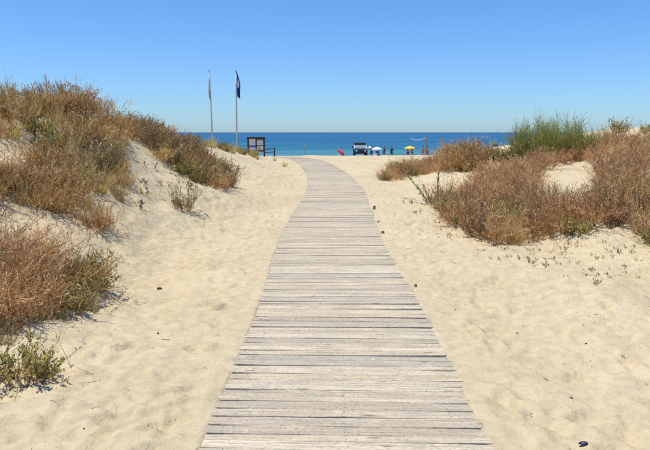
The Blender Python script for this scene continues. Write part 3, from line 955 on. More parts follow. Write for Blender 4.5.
lone('grey_shrub', 'grey', 184, 211, .95, 'lone wispy grey green shrub on the bare sand slope of the tall dune')
lone('olive_shrub', 'olive', 26, 383, .85, 'small olive shrub standing alone on near sand below the matted thicket')
lone('grass_tuft', 'tuft', 275, 161, .5, 'first of two small green tufts on sand beside the boardwalk end', 'grass')
lone('grass_tuft', 'tuft', 284.5, 167, .6, 'second small green tuft on sand nearest the boardwalk end', 'grass')

# ---- low dune opposite
front = [(440, 207), (456, 226), (476, 240), (502, 247), (540, 244), (572, 239), (600, 232), (640, 229), (652, 262), (760, 285), (760, 185), (650, 190), (600, 194), (540, 194), (480, 196), (462, 200)]
scatter(front, 0.25, 4200, [(4, lambda x, y, px, py: plant('rusty_shrub', 'rust', x, y, U(.6, .95), 'rusty dry shrub in the thick front cover of the low dune', 'dry shrubs fronting the low dune')),
                            (2.5, lambda x, y, px, py: plant('tangled_shrub', 'tangle', x, y, U(.55, .8), 'matted reddish shrub in the thick front cover of the low dune', 'matted shrubs fronting the low dune')),
                            (3, lambda x, y, px, py: plant('grass_tuft', 'tuft', x, y, U(.5, .85), 'straw coloured grass tuft in the front cover of the low dune', 'grass tufts fronting the low dune', 'grass')),
                            (3.2, lambda x, y, px, py: plant('dark_shrub', 'dark', x, y, U(.55, 1.05), 'dark brown shrub in the thick front cover of the low dune', 'dark shrubs fronting the low dune')),
                            (2.4, lambda x, y, px, py: plant('stalk_plant', 'stalk', x, y, U(.6, .9), 'dark brown seed stalks rising out of the low dune front cover', 'seed stalks on the low dune front', 'plant')),
                            (1.4, lambda x, y, px, py: plant('olive_shrub', 'olive', x, y, U(.6, 1.1), 'olive leafed shrub in the thick front cover of the low dune', 'olive shrubs fronting the low dune'))], limit=340, holes=[[(534, 204), (536, 185), (604, 185), (600, 200), (585, 206)]])
back = [(472, 198), (540, 194), (600, 194), (650, 190), (760, 184), (760, 140), (650, 143), (606, 143), (590, 158), (520, 168), (490, 171), (478, 182)]
hole = [(534, 202), (536, 174), (560, 167), (604, 166), (604, 190), (585, 204)]
scatter(back, 0.40, 3000, [(5, lambda x, y, px, py: plant('rusty_shrub', 'rust', x, y, U(.7, 1.0), 'rusty dry shrub on the upper slope of the low dune', 'dry shrubs up the low dune slope')),
                          (2, lambda x, y, px, py: plant('tangled_shrub', 'tangle', x, y, U(.6, .9), 'matted reddish shrub on the upper slope of the low dune', 'matted shrubs up the low dune slope')),
                          (2, lambda x, y, px, py: plant('grass_tuft', 'tuft', x, y, U(.5, .8), 'tawny grass tuft on the upper slope of the low dune', 'grass tufts up the low dune slope', 'grass'))], holes=[hole], limit=260)
patch = [(383, 182), (404, 180), (440, 171), (462, 173), (478, 171), (480, 163), (470, 159), (430, 163), (396, 169)]
scatter(patch, 0.33, 2500, [(1.6, lambda x, y, px, py: plant('dark_shrub', 'dark', x, y, (.8 if px < 446 else 1.5) * U(.8, 1.15), 'dark brown shrub in the patch nearest the volleyball posts', 'dark shrubs nearest the volleyball posts')),
                          (3, lambda x, y, px, py: plant('dry_shrub', 'dry', x, y, (.7 if px < 446 else 1.35) * U(.8, 1.15), 'tawny dry shrub in the patch nearest the volleyball posts', 'dry shrubs nearest the volleyball posts')),
                          (1.2, lambda x, y, px, py: plant('tangled_shrub', 'tangle', x, y, (.7 if px < 446 else 1.25) * U(.85, 1.1), 'matted reddish shrub in the patch nearest the volleyball posts', 'matted shrubs nearest the volleyball posts')),
                          (1.0, lambda x, y, px, py: plant('stalk_plant', 'stalk', x, y, (.6 if px < 446 else 1.15) * U(.9, 1.15), 'dark seed stalks in the patch nearest the volleyball posts', 'seed stalks nearest the volleyball posts', 'plant'))], limit=150)
for (px, py, s, lb) in ((560, 161, .86, 'big feathery green broom bush, the tallest on the low dune'), (529, 160, .78, 'big feathery green broom bush on the seaward side of the tallest one'),
                        (577, 160, .58, 'short green broom bush tucked against the inland side of the tallest one')):
    lone('broom_bush', 'broom', px, py, s, lb)
for (px, py, s, lb) in ((509, 164, 1.7, 'yellow olive bush at the seaward foot of the tall green brooms'), (498, 162, 1.3, 'small yellow olive bush beyond the green brooms, next to bare sand')):
    lone('olive_shrub', 'olive', px, py, s, lb)
for (px, py, s, lb) in ((618, 134, 1.5, 'dark green rounded bush alone on the crest of the low dune'), (648, 134, 1.0, 'low green bush at the inland end of the low dune crest')):
    g = ground(px, py) or (float(at(px, py, 24)[0]), 24.0)
    plant('crest_bush', 'olive', g[0], g[1], s, lb)
# edge plants beside the walk
lone('grey_shrub', 'grey', 434, 206, .95, 'grey bushy plant beside the walk with green shoots next to it')
lone('fresh_plant', 'fresh', 452, 217, 1.35, 'bright pale green low plant before the rusty shrubs of the low dune', 'plant')
lone('fresh_plant', 'fresh', 462, 228, .8, 'small green plant in front of the bright pale green one', 'plant')
# tall green shoot with broad leaves (one leaning, one upright)
def shoot(px, py, h, lean, label):
    g = ground(px, py)
    S = Strands(int(px)); r = S.r
    t = np.linspace(0, 1, 7)
    P = np.stack([lean * h * t ** 1.2, 0 * t, h * t], -1)[None]
    S.add('stem', P, np.full((1, 7), .008), np.array([.2]))
    S.add('stem', P, np.full((1, 7), .008), np.array([.3]))
    T = twigs(r, P, 46, .11, .5, 4, .2)
    S.add('leaf_cover', T, np.array([.3, 1, .8, .05])[None] * .011 * np.ones((len(T), 1)), r.random(len(T)))
    o = empty('green_shoot', (g[0], g[1], float(H(*g)) - .01))
    for part in ('stem', 'leaf_cover'):
        me = S.mesh(part, part); me.materials.append(M['succulent']); link(part, me, None, o)
    tag(o, label, 'plant')
shoot(437, 203, .72, .02, 'upright tall green leafy shoot beside the grey bushy plant')
shoot(428, 204, .62, -.75, 'leaning green leafy shoot beside the grey bushy plant')
# seedlings over the sand bank
bank = [(470, 250), (540, 246), (600, 240), (644, 238), (648, 280), (600, 285), (540, 280), (500, 262)]
scatter(bank, 0.14, 200, [(1, lambda x, y, px, py: plant('seedling', 'seedling', x, y, U(.25, .6), 'tiny grey green seedling on the bare sand bank of the low dune', 'seedlings on the sand bank', 'plant'))], limit=44)
scatter([(95, 200), (130, 215), (190, 185), (170, 165), (145, 160)], 0.4, 60, [(1, lambda x, y, px, py: plant('seedling', 'seedling', x, y, U(.6, 1.2), 'tiny dry seedling on the bare sand slope of the tall dune', 'seedlings on the tall dune slope', 'plant'))], limit=18)
scatter([(398, 195), (440, 215), (480, 250), (440, 240)], 0.3, 60, [(1, lambda x, y, px, py: plant('seedling', 'seedling', x, y, U(.5, .8), 'tiny dry seedling on flat sand between walk and low dune', 'seedlings on flat sand', 'plant'))], limit=9)

# ---- thin dry undergrowth between the shrubs: uncountable
def undergrowth():
    r = np.random.default_rng(91)
    pts = []
    for (x, y_, s_) in PLACED:
        if s_ < .5 or y_ > 34: continue
        k = 34 if y_ < 12 else 20
        a = r.uniform(0, 6.28, k); q = np.abs(r.normal(0, .26, k)) * s_
        pts.append(np.stack([x + np.cos(a) * q, y_ + np.sin(a) * q], -1))
    p = np.concatenate(pts)
    p = p[np.abs(p[:, 0] - xpath(p[:, 1])) > 1.2]
    N = len(p)
    P, _ = lines(r, N, 0.0, 0.30, 0.9, 0.3, 4, 0.006, lmin=0.3)
    P[:, :, 0] += p[:, 0, None]; P[:, :, 1] += p[:, 1, None]; P[:, :, 2] += H(p[:, 0], p[:, 1])[:, None]
    S = Strands(92)
    S.add('grass', P, taper(N, 4, 0.0028, 0.0012, r), r.random(N))
    o = link('dry_grass', S.mesh('grass', 'dry_grass'), M['leaf_dry'])
    tag(o, 'thin dry grass filling the gaps between the dune shrubs', 'grass', kind='stuff')
undergrowth()

# ---- twig litter lying around the shrubs: uncountable
def litter():
    r = np.random.default_rng(77)
    pts = []
    for (x, y_, s) in PLACED:
        k = 26 if y_ < 16 else 8
        a = r.uniform(0, 6.28, k); q = np.abs(r.normal(0, .33, k)) * s + .05
        pts.append(np.stack([x + np.cos(a) * q, y_ + np.sin(a) * q], -1))
    n = 900
    yy = 3 + 20 * r.random(n) ** 1.5; oo = np.where(r.random(n) < .5, 1, -1) * (.95 + 3.8 * r.random(n))
    pts.append(np.stack([xpath(yy) + oo, yy], -1))
    p = np.concatenate(pts)
    p = p[np.abs(p[:, 0] - xpath(p[:, 1])) > 0.95]
    N = len(p)
    a = r.uniform(0, 6.28, N); L_ = .012 + .05 * r.random(N) ** 3
    t = np.array([-.5, 0, .5])
    X = p[:, 0, None] + np.cos(a)[:, None] * t * L_[:, None]; Y_ = p[:, 1, None] + np.sin(a)[:, None] * t * L_[:, None]
    Z = H(X, Y_) + .010 + .012 * r.random((N, 3))
    S = Strands(78)
    S.add('litter', np.stack([X, Y_, Z], -1), np.full((N, 3), .0022) * (.6 + r.random((N, 1))), r.random(N))
    o = link('twig_litter', S.mesh('litter', 'twig_litter'), M['litter'])
    tag(o, 'scattered dry twig and leaf bits lying on the sand', 'litter', kind='stuff')
litter()

# ------------------------------------------------------------------ things on the beach
M['navy'] = flat('navy_paint', (0.012, 0.022, 0.085), 0.35, 0.0, 0.1, 4, 0.5)
M['black'] = flat('black_canvas', (0.015, 0.015, 0.018), 0.8)
M['rubber'] = flat('rubber', (0.02, 0.02, 0.02), 0.9)
M['steel'] = flat('steel', (0.55, 0.56, 0.57), 0.35, 0.7)
M['white_paint'] = flat('white_paint', (0.78, 0.78, 0.76), 0.5, 0, 0.06)
M['lamp_glass'] = flat('lamp_glass', (0.75, 0.77, 0.78), 0.15, 0.2)
M['brown_frame'] = flat('stained_timber', (0.045, 0.026, 0.018), 0.7, 0, 0.3, 12)
M['canvas_white'] = flat('white_canvas', (0.78, 0.78, 0.80), 0.8, 0, 0.05)
M['canvas_yellow'] = flat('yellow_canvas', (0.80, 0.55, 0.09), 0.8, 0, 0.08)
M['canvas_pink'] = flat('pink_canvas', (0.70, 0.06, 0.10), 0.7, 0, 0.08)
M['post_wood'] = flat('grey_post', (0.23, 0.16, 0.11), 0.8, 0, 0.25, 9)
M['galv'] = flat('grey_pole', (0.42, 0.42, 0.42), 0.5, 0.1, 0.08)
M['rope'] = flat('rope', (0.75, 0.75, 0.72), 0.8)
M['skin_a'] = flat('tanned_skin', (0.36, 0.18, 0.11), 0.55)
M['skin_b'] = flat('skin', (0.48, 0.27, 0.18), 0.55)
M['hair'] = flat('dark_hair', (0.025, 0.017, 0.012), 0.6)
M['trunks_blue'] = flat('blue_cloth', (0.02, 0.05, 0.20), 0.8)
M['trunks_red'] = flat('red_cloth', (0.45, 0.03, 0.03), 0.8)
M['cloth_dark'] = flat('dark_cloth', (0.025, 0.028, 0.04), 0.8)
M['cloth_blue'] = flat('grey_blue_cloth', (0.16, 0.24, 0.36), 0.8)
M['glass'] = flat('windscreen', (0.32, 0.40, 0.44), 0.08, 0.0, 0.03, 3, 0.9)  # pale blue-grey base colour stands in for sky reflected in the pane

def spot(px, Y):
    """a point of the beach Y metres out, under a pixel column"""
    d = ray(px, 156.0)
    k = (Y * math.cos(PITCH) + (CAM_H + 1.2) * math.sin(PITCH))
    x = (px - 325) / F * k
    return Vector((x, Y, float(H(x, Y))))

# ---- flagpoles
def flagpole(px, Y, top_py, label, lean):
    p = spot(px, Y)
    topz = at(px, top_py, Y)[2]
    h = topz - p.z
    t = empty('flagpole', p)
    t.rotation_euler = (0, lean, 0)
    bm = bmesh.new()
    add_tube(bm, [(0, 0, -.5), (0, 0, h * .3), (0, 0, h * .65), (0, 0, h)], [.052, .048, .040, .030], 10)
    link('pole', bm_mesh('pole', bm, True), M['galv'], t)
    bm = bmesh.new(); bmesh.ops.create_icosphere(bm, subdivisions=2, radius=.07); bmesh.ops.translate(bm, vec=(0, 0, h + .05), verts=bm.verts)
    link('finial', bm_mesh('finial', bm, True), M['galv'], t)
    bm = bmesh.new(); add_box(bm, (.07, 0, 1.2), (.03, .12, .03), .005)
    link('cleat', bm_mesh('cleat', bm), M['steel'], t)
    bm = bmesh.new(); add_tube(bm, [(.055, .03, 1.2), (.06, .03, h * .6), (.05, .02, h - .05)], .008, 5)
    link('halyard', bm_mesh('halyard', bm), M['rope'], t)
    tag(t, label, 'flagpole')
    return t, p, h

def cloth_flag(p, h, drop, wid, mat, label, seed, side=1, lean=0.0):
    """flag hanging limp: hoist at the pole top, the fly fallen in folds beside the pole"""
    r = random.Random(seed)
    nu, nv = 26, 22
    bm = bmesh.new(); uvl = bm.loops.layers.uv.new('uv')
    g = []
    for j in range(nv + 1):
        v = j / nv
        row = []
        for i in range(nu + 1):
            u = i / nu
            fold = math.sin(u * 15 + v * 2.2) * .065 * (0.35 + v * .65) * min(1, u * 4)
            spread = wid * (0.25 + 0.75 * math.sin(min(1, v * 1.25) * math.pi * .55)) * u * (1 - .32 * u)
            x = side * (.045 - wid * .22 * v * u ** .5 + spread + .02 * math.sin(v * 9 + seed))
            yy = fold - .05 * u + .04 * math.sin(v * 6 + u * 5)
            z = h - .02 - drop * v * (.90 + .05 * u) - drop * .07 * u
            row.append((bm.verts.new((x, yy, z)), u, v))
        g.append(row)
    for j in range(nv):
        for i in range(nu):
            q = (g[j][i], g[j][i + 1], g[j + 1][i + 1], g[j + 1][i])
            f = bm.faces.new([k[0] for k in q])
            for lp, k in zip(f.loops, q): lp[uvl].uv = (k[1], 1 - k[2])
    me = bm_mesh('flag', bm, True)
    o = link('flag', me, mat, None, p)
    o.rotation_euler = (0, lean, 0)
    so = o.modifiers.new('thick', 'SOLIDIFY'); so.thickness = .004
    return o

def blue_flag_material():
    m, N, L, b = new_mat('blue_flag')
    uv = N.new('ShaderNodeUVMap'); uv.uv_map = 'uv'
    sp = N.new('ShaderNodeSeparateXYZ'); L.new(uv.outputs[0], sp.inputs[0])
    du = math_n(N, L, 'MULTIPLY', math_n(N, L, 'SUBTRACT', sp.outputs[0], 0.42), 1.4); dv = math_n(N, L, 'SUBTRACT', sp.outputs[1], 0.46)
    d = math_n(N, L, 'SQRT', math_n(N, L, 'ADD', math_n(N, L, 'MULTIPLY', du, du), math_n(N, L, 'MULTIPLY', dv, dv)))
    disc = math_n(N, L, 'LESS_THAN', d, 0.25)
    wave = math_n(N, L, 'GREATER_THAN', math_n(N, L, 'ADD', dv, math_n(N, L, 'MULTIPLY', math_n(N, L, 'SINE', math_n(N, L, 'MULTIPLY', sp.outputs[0], 24.0)), 0.03)), -0.06)
    emb = math_n(N, L, 'MULTIPLY', disc, wave)
    c = mixc(N, L, emb, (0.015, 0.08, 0.34), (0.75, 0.78, 0.80))
    L.new(c, b.inputs['Base Color']); b.inputs['Roughness'].default_value = .75
    return m
def pale_flag_material():
    m, N, L, b = new_mat('faded_flag')
    uv = N.new('ShaderNodeUVMap'); uv.uv_map = 'uv'
    sp = N.new('ShaderNodeSeparateXYZ'); L.new(uv.outputs[0], sp.inputs[0])
    r = ramp(N, [(0.0, (0.42, 0.30, 0.16)), (0.33, (0.50, 0.38, 0.22)), (0.36, (0.62, 0.60, 0.56)), (1.0, (0.55, 0.55, 0.55))])
    L.new(sp.outputs[1], r.inputs[0]); L.new(r.outputs[0], b.inputs['Base Color']); b.inputs['Roughness'].default_value = .8
    return m
t1, p1, h1 = flagpole(213.4, 45, 71, 'slender grey flagpole carrying a faded furled flag', R(-1.0))
cloth_flag(p1, h1 - .35, 1.55, .10, pale_flag_material(), 'x', 3, -1, R(-1.0))
tag(bpy.data.objects['flag'], 'faded pale flag hanging limp and narrow from its grey pole', 'flag')
t2, p2, h2 = flagpole(237.4, 44, 71, 'slender grey flagpole carrying the dark blue flag', R(0.3))
bf = cloth_flag(p2, h2, 1.85, .50, blue_flag_material(), 'x', 5, 1, R(0.3))
tag(bf, 'dark blue flag with white round emblem hanging limp from its pole', 'flag')

# ---- information board by the end of the walk
def panel_material(kind, seed):
    m, N, L, b = new_mat('print_%s' % kind)
    tc = N.new('ShaderNodeTexCoord')
    sp = N.new('ShaderNodeSeparateXYZ'); L.new(tc.outputs['Generated'], sp.inputs[0])
    br = N.new('ShaderNodeTexBrick')
    br.inputs['Scale'].default_value = 1.0
    br.inputs['Brick Width'].default_value = 0.42; br.inputs['Row Height'].default_value = 0.17
    br.inputs['Mortar Size'].default_value = 0.022
    br.inputs['Color1'].default_value = (0.62, 0.62, 0.64, 1); br.inputs['Color2'].default_value = (0.48, 0.50, 0.56, 1); br.inputs['Mortar'].default_value = (0.75, 0.75, 0.75, 1)
    cb = N.new('ShaderNodeCombineXYZ'); L.new(sp.outputs[0], cb.inputs[0]); L.new(sp.outputs[2], cb.inputs[1])
    L.new(cb.outputs[0], br.inputs['Vector'])
    c = br.outputs['Color']
    n = noise(N, L, cb.outputs[0], 7 + seed, 4)
    rr = ramp(N, [(0.4, (0.75, 0.75, 0.78)), (0.6, (1, 1, 1))]); L.new(n.outputs[0], rr.inputs[0])
    c = mixc(N, L, 1.0, c, rr.outputs[0], 'MULTIPLY')
    if kind == 'map':      # lower strip printed blue
        c = mixc(N, L, math_n(N, L, 'MULTIPLY', math_n(N, L, 'LESS_THAN', sp.outputs[2], 0.42), math_n(N, L, 'GREATER_THAN', sp.outputs[2], 0.24)), c, (0.05, 0.13, 0.36))
    if kind == 'notice':
        c = mixc(N, L, math_n(N, L, 'GREATER_THAN', sp.outputs[2], 0.78), c, (0.20, 0.13, 0.19))
    if kind == 'blue':
        c = mixc(N, L, math_n(N, L, 'LESS_THAN', sp.outputs[0], 0.3), c, (0.04, 0.08, 0.25))
    L.new(c, b.inputs['Base Color']); b.inputs['Roughness'].default_value = .35
    return m
bY = 46.0
bp_ = spot(256.6, bY)
board = empty('information_board', bp_, R(-4))
zt = at(256.6, 137.3, bY)[2] - bp_.z; zb = at(256.6, 151.5, bY)[2] - bp_.z
bw = 17.6 / F * bY
for sx in (-1, 1):
    bm = bmesh.new(); add_box(bm, (sx * (bw / 2 - .05), 0, (zt - .4) / 2), (.10, .10, zt + .4), .008)
    link('post', bm_mesh('post', bm), M['brown_frame'], board)
bm = bmesh.new(); add_box(bm, (0, 0, zt - .02), (bw + .08, .22, .09), .01)
link('top_rail', bm_mesh('top_rail', bm), M['brown_frame'], board)
bm = bmesh.new(); add_box(bm, (0, 0, zb + .03), (bw - .21, .09, .08), .006)
link('bottom_rail', bm_mesh('bottom_rail', bm), M['brown_frame'], board)
bm = bmesh.new(); add_box(bm, (0, .015, (zt + zb) / 2), (.07, .07, zt - zb - .14), .004)
link('middle_post', bm_mesh('middle_post', bm), M['brown_frame'], board)
bm = bmesh.new(); add_box(bm, (0, .035, (zt + zb) / 2), (bw - .21, .02, zt - zb - .14))
link('backing', bm_mesh('backing', bm), M['brown_frame'], board)
ih = zt - zb - .16; iw = (bw - .2 - .07) / 2
for (cx0, cz0, w_, h_, kd) in ((-iw / 2 - .035, .0, iw - .03, ih - .04, 'map'), (iw / 2 + .035, ih * .20, iw - .04, ih * .52, 'notice'), (iw / 2 + .035 + iw * .18, -ih * .28, iw * .56, ih * .34, 'text'), (iw / 2 - iw * .27, -ih * .28, iw * .32, ih * .34, 'blue')):
    bm = bmesh.new(); add_box(bm, (0, 0, 0), (w_, .012, h_), .002)
    o = link('panel', bm_mesh('panel', bm), panel_material(kd, len(kd)), board)
    o.location = (cx0, .006, (zt + zb) / 2 - .01 + cz0)
tag(board, 'dark brown timber information board with pale printed panels beside the walk', 'sign')

# low dark timber rail beside the board
rp_ = spot(269.8, 47)
rail = empty('timber_rail', rp_, R(8))
rz0 = at(270, 148.4, 47)[2] - rp_.z
for k, xx in enumerate((-.36, .36)):
    bm = bmesh.new(); add_tube(bm, [(xx, 0, -.3), (xx, 0, rz0 + .06)], .042, 8)
    link('post', bm_mesh('post', bm), M['brown_frame'], rail)
for zz in (rz0 - .04, rz0 - .28):
    bm = bmesh.new(); add_tube(bm, [(-.42, -.06, zz - .05), (0, -.06, zz), (.46, -.06, zz + .03)], .03, 8)
    link('crossbar', bm_mesh('crossbar', bm), M['brown_frame'], rail)
tag(rail, 'low dark timber rail next to the information board', 'railing')

# ---- small marker post at the water side
def marker(px, Y, top_py, name, label, r_=.045, group=None, cat='post', cap=None):
    p = spot(px, Y)
    h = at(px, top_py, Y)[2] - p.z
    t = empty(name, p)
    bm = bmesh.new(); add_tube(bm, [(0, 0, -.3), (0, 0, h * .5), (0, 0, h)], [r_, r_ * .95, r_ * .9], 9)
    link('shaft', bm_mesh('shaft', bm), M['post_wood'], t)
    bm = bmesh.new(); add_tube(bm, [(0, 0, h), (0, 0, h + .03)], [r_ * 1.15, r_ * .8], 9)
    link('cap', bm_mesh('cap', bm), cap or M['post_wood'], t)
    tag(t, label, cat, group)
    return t, p, h
t, p, h = marker(305, 84, 145, 'marker_post', 'thin wooden marker post with small tan plate before the sea', .04)
bm = bmesh.new(); add_box(bm, (0, -.06, h - .14), (.26, .02, .24), .004); link('plate', bm_mesh('plate', bm), flat('tan_plate', (.45, .33, .17)), t)
# volleyball posts and their cord
tA, pA, hA = marker(409.2, 91, 136.5, 'net_post', 'tall dark net post standing at the yellow parasol', .06)
tB, pB, hB = marker(426.2, 91, 136.0, 'net_post', 'tall dark net post standing next to the sunbathers in red', .06)
a = pA + Vector((0, 0, hA - .15)); b_ = pB + Vector((0, 0, hB - .15))
rope = empty('volleyball_rope', a)
for k, dz in enumerate((0.0, -.16)):
    bm = bmesh.new()
    add_tube(bm, [((b_ - a) * t_ + Vector((0, 0, dz - .32 * 4 * t_ * (1 - t_)))) for t_ in np.linspace(0.02, .98, 13)], .016 if k == 0 else .009, 5)
    link('cord', bm_mesh('cord', bm), M['rope'], rope)
tag(rope, 'sagging pale cord strung between the two tall net posts', 'rope')
marker(442.3, 88, 137.5, 'beach_post', 'thin dark post behind the tawny shrub patch, nearer the net', .045)
marker(447.6, 90, 139, 'beach_post', 'second thin dark post behind the tawny shrub patch', .045)

# ---- parasols
def parasol(px, Y, canopy_py, rad, mat, label, tilt=(0, 0), h=None, rz=0.0, drop=.42):
    p = spot(px, Y)
    if h is None: h = at(px, canopy_py, Y)[2] - p.z
    t = empty('parasol', p, rz)
    t.rotation_euler = (tilt[0], tilt[1], rz)
    bm = bmesh.new(); add_tube(bm, [(0, 0, -.35), (0, 0, h * .5), (0, 0, h + .06)], .02, 8)
    link('pole', bm_mesh('pole', bm), M['white_paint'], t)
    bm = bmesh.new()
    n = 8; rings = []
    for q, (rr, zz) in enumerate(((.03, 0), (.36, -.10), (.7, -.24), (1.0, -drop))):
        ring = []
        for k in range(n * 2):
            a = math.pi * k / n
            sc_ = 1.0 if k % 2 == 0 else (math.cos(math.pi / n) * (1 - .035 * q / 3))
            ring.append(bm.verts.new((rad * rr * sc_ * math.cos(a), rad * rr * sc_ * math.sin(a), h + zz * rad / 1.0 * .9 - (0 if k % 2 == 0 else .012 * q))))
        rings.append(ring)
    bm.faces.new(rings[0])
    for q in range(3):
        for k in range(2 * n): bm.faces.new((rings[q][k], rings[q][(k + 1) % (2 * n)], rings[q + 1][(k + 1) % (2 * n)], rings[q + 1][k]))
    # valance
    low = [bm.verts.new(v.co + Vector((0, 0, -.10 - (.03 if k % 2 else 0)))) for k, v in enumerate(rings[-1])]
    for k in range(2 * n): bm.faces.new((rings[-1][k], rings[-1][(k + 1) % (2 * n)], low[(k + 1) % (2 * n)], low[k]))
    o = link('canopy', bm_mesh('canopy', bm), mat, t)
    so = o.modifiers.new('thick', 'SOLIDIFY'); so.thickness = .006
    for k in range(n):
        a = 2 * math.pi * k / n
        bm = bmesh.new(); add_tube(bm, [(.02 * math.cos(a), .02 * math.sin(a), h - .03), (rad * .97 * math.cos(a), rad * .97 * math.sin(a), h - drop * rad * .9 - .02)], .006, 4)
        link('rib', bm_mesh('rib', bm), M['steel'], t)
    tag(t, label, 'parasol')
    return t
parasol(377, 89, 147.0, .72, M['canvas_white'], 'white parasol over a beach chair, beside the dark blue vehicle')
parasol(369.3, 92, 146.2, .42, M['canvas_white'], 'small white parasol close behind the dark blue vehicle')
parasol(409.8, 90, 146.0, .75, M['canvas_yellow'], 'yellow parasol at the foot of a tall net post')
pk = parasol(336.4, 82, 0, .62, M['canvas_pink'], 'pink red parasol tipped over on its side on the sand', (R(-12), R(48), 0), 1.15)

# ---- parked soft-top off-road car, seen from the front
cp_ = spot(360.8, 80)
car = empty('parked_car', cp_ + Vector((0, 0, 0)))
W2 = .86
def part(name, bm, mat, parent=None, smooth=False):
    return link(name, bm_mesh(name, bm, smooth), mat, parent or car)
bm = bmesh.new(); add_prism(bm, [(0.02, .42), (0.0, .55), (.03, .90), (.30, .95), (1.25, .99), (1.30, 1.02), (3.55, 1.00), (3.62, .85), (3.62, .40), (3.2, .34), (2.2, .32), (.5, .34)], -W2 + .1, W2 - .1)
bmesh.ops.bevel(bm, geom=list(bm.edges), offset=.025, segments=2, affect='EDGES')
body = part('body', bm, M['navy'])
for sx in (-1, 1):
    bm = bmesh.new(); add_prism(bm, [(.10, .55), (.14, .78), (.35, .86), (.95, .86), (1.12, .62), (1.02, .60), (.90, .78), (.36, .78), (.24, .58)], sx * W2 - .1 * (sx > 0), sx * W2 + .1 * (sx < 0))
    part('front_wing', bm, M['navy'])
    bm = bmesh.new(); add_prism(bm, [(2.45, .62), (2.6, .84), (3.35, .86), (3.58, .62), (3.48, .60), (3.28, .77), (2.66, .76), (2.56, .60)], sx * W2 - .1 * (sx > 0), sx * W2 + .1 * (sx < 0))
    part('rear_wing', bm, M['navy'])
    bm = bmesh.new(); bmesh.ops.create_cone(bm, cap_ends=True, segments=18, radius1=.10, radius2=.095, depth=.05); bmesh.ops.rotate(bm, cent=(0, 0, 0), matrix=Matrix.Rotation(R(90), 3, 'X'), verts=bm.verts); bmesh.ops.translate(bm, vec=(sx * .55, -.015, .74), verts=bm.verts)
    part('headlight', bm, M['lamp_glass'])
    bm = bmesh.new(); add_box(bm, (sx * (W2 + .12), 1.32, 1.14), (.16, .05, .2), .02)
    part('mirror', bm, M['black'])
    bm = bmesh.new(); add_box(bm, (sx * (W2 - .085), 1.95, .68), (.03, .9, .58), .012)
    dr = part('door', bm, M['navy'])
    bm = bmesh.new(); add_box(bm, (sx * (W2 - .06), 2.28, .86), (.025, .12, .03), .005)
    part('handle', bm, M['black'], dr)
    for yy in (.62, 3.0):
        w = empty('wheel', (sx * (W2 - .12), yy, .34)); w.parent = car
        bm = bmesh.new(); 
        prof = [(-.10, .20), (-.11, .30), (-.08, .34), (.08, .34), (.11, .30), (.10, .20)]
        rg = [[bm.verts.new((x_, r_ * math.cos(2 * math.pi * k / 24), r_ * math.sin(2 * math.pi * k / 24))) for k in range(24)] for x_, r_ in prof]
        for i in range(len(prof)):
            for k in range(24): bm.faces.new((rg[i][k], rg[i][(k + 1) % 24], rg[(i + 1) % 6][(k + 1) % 24], rg[(i + 1) % 6][k]))
        part('tyre', bm, M['rubber'], w)
        bm = bmesh.new(); bmesh.ops.create_cone(bm, cap_ends=True, segments=20, radius1=.205, radius2=.205, depth=.15); bmesh.ops.rotate(bm, cent=(0, 0, 0), matrix=Matrix.Rotation(R(90), 3, 'Y'), verts=bm.verts)
        part('rim', bm, M['steel'], w)
bm = bmesh.new(); add_box(bm, (0, -.10, .46), (1.6, .14, .16), .02); part('bumper', bm, M['black'])
gr = bmesh.new(); add_box(gr, (0, -.012, .74), (.8, .03, .30), .008); gro = part('grille', gr, M['navy'])
for k in range(7):
    bm = bmesh.new(); add_box(bm, (-.27 + k * .09, -.032, .74), (.035, .012, .24)); part('slot', bm, M['black'], gro)
# windscreen: slightly raked pane in a frame
bm = bmesh.new(); add_prism(bm, [(1.22, 1.02), (1.25, 1.02), (1.43, 1.40), (1.40, 1.40)], -.71, .71); ws = part('windscreen', bm, M['glass'])
for (x0, x1) in ((-.79, -.71), (.71, .79)):
    bm = bmesh.new(); add_prism(bm, [(1.19, 1.0), (1.26, 1.0), (1.45, 1.43), (1.38, 1.43)], x0, x1); part('frame', bm, M['white_paint'], ws)
bm = bmesh.new(); add_prism(bm, [(1.40, 1.40), (1.44, 1.40), (1.46, 1.45), (1.42, 1.45)], -.71, .71); part('frame', bm, M['white_paint'], ws)
bm = bmesh.new(); add_prism(bm, [(1.38, 1.44), (1.42, 1.66), (1.6, 1.72), (3.4, 1.70), (3.56, 1.62), (3.58, 1.02), (2.5, 1.02), (2.45, 1.44)], -.74, .74)
bmesh.ops.bevel(bm, geom=list(bm.edges), offset=.03, segments=2, affect='EDGES')
part('soft_top', bm, M['black'])
tag(car, 'dark blue soft top off-road car parked on the beach facing inland', 'car')

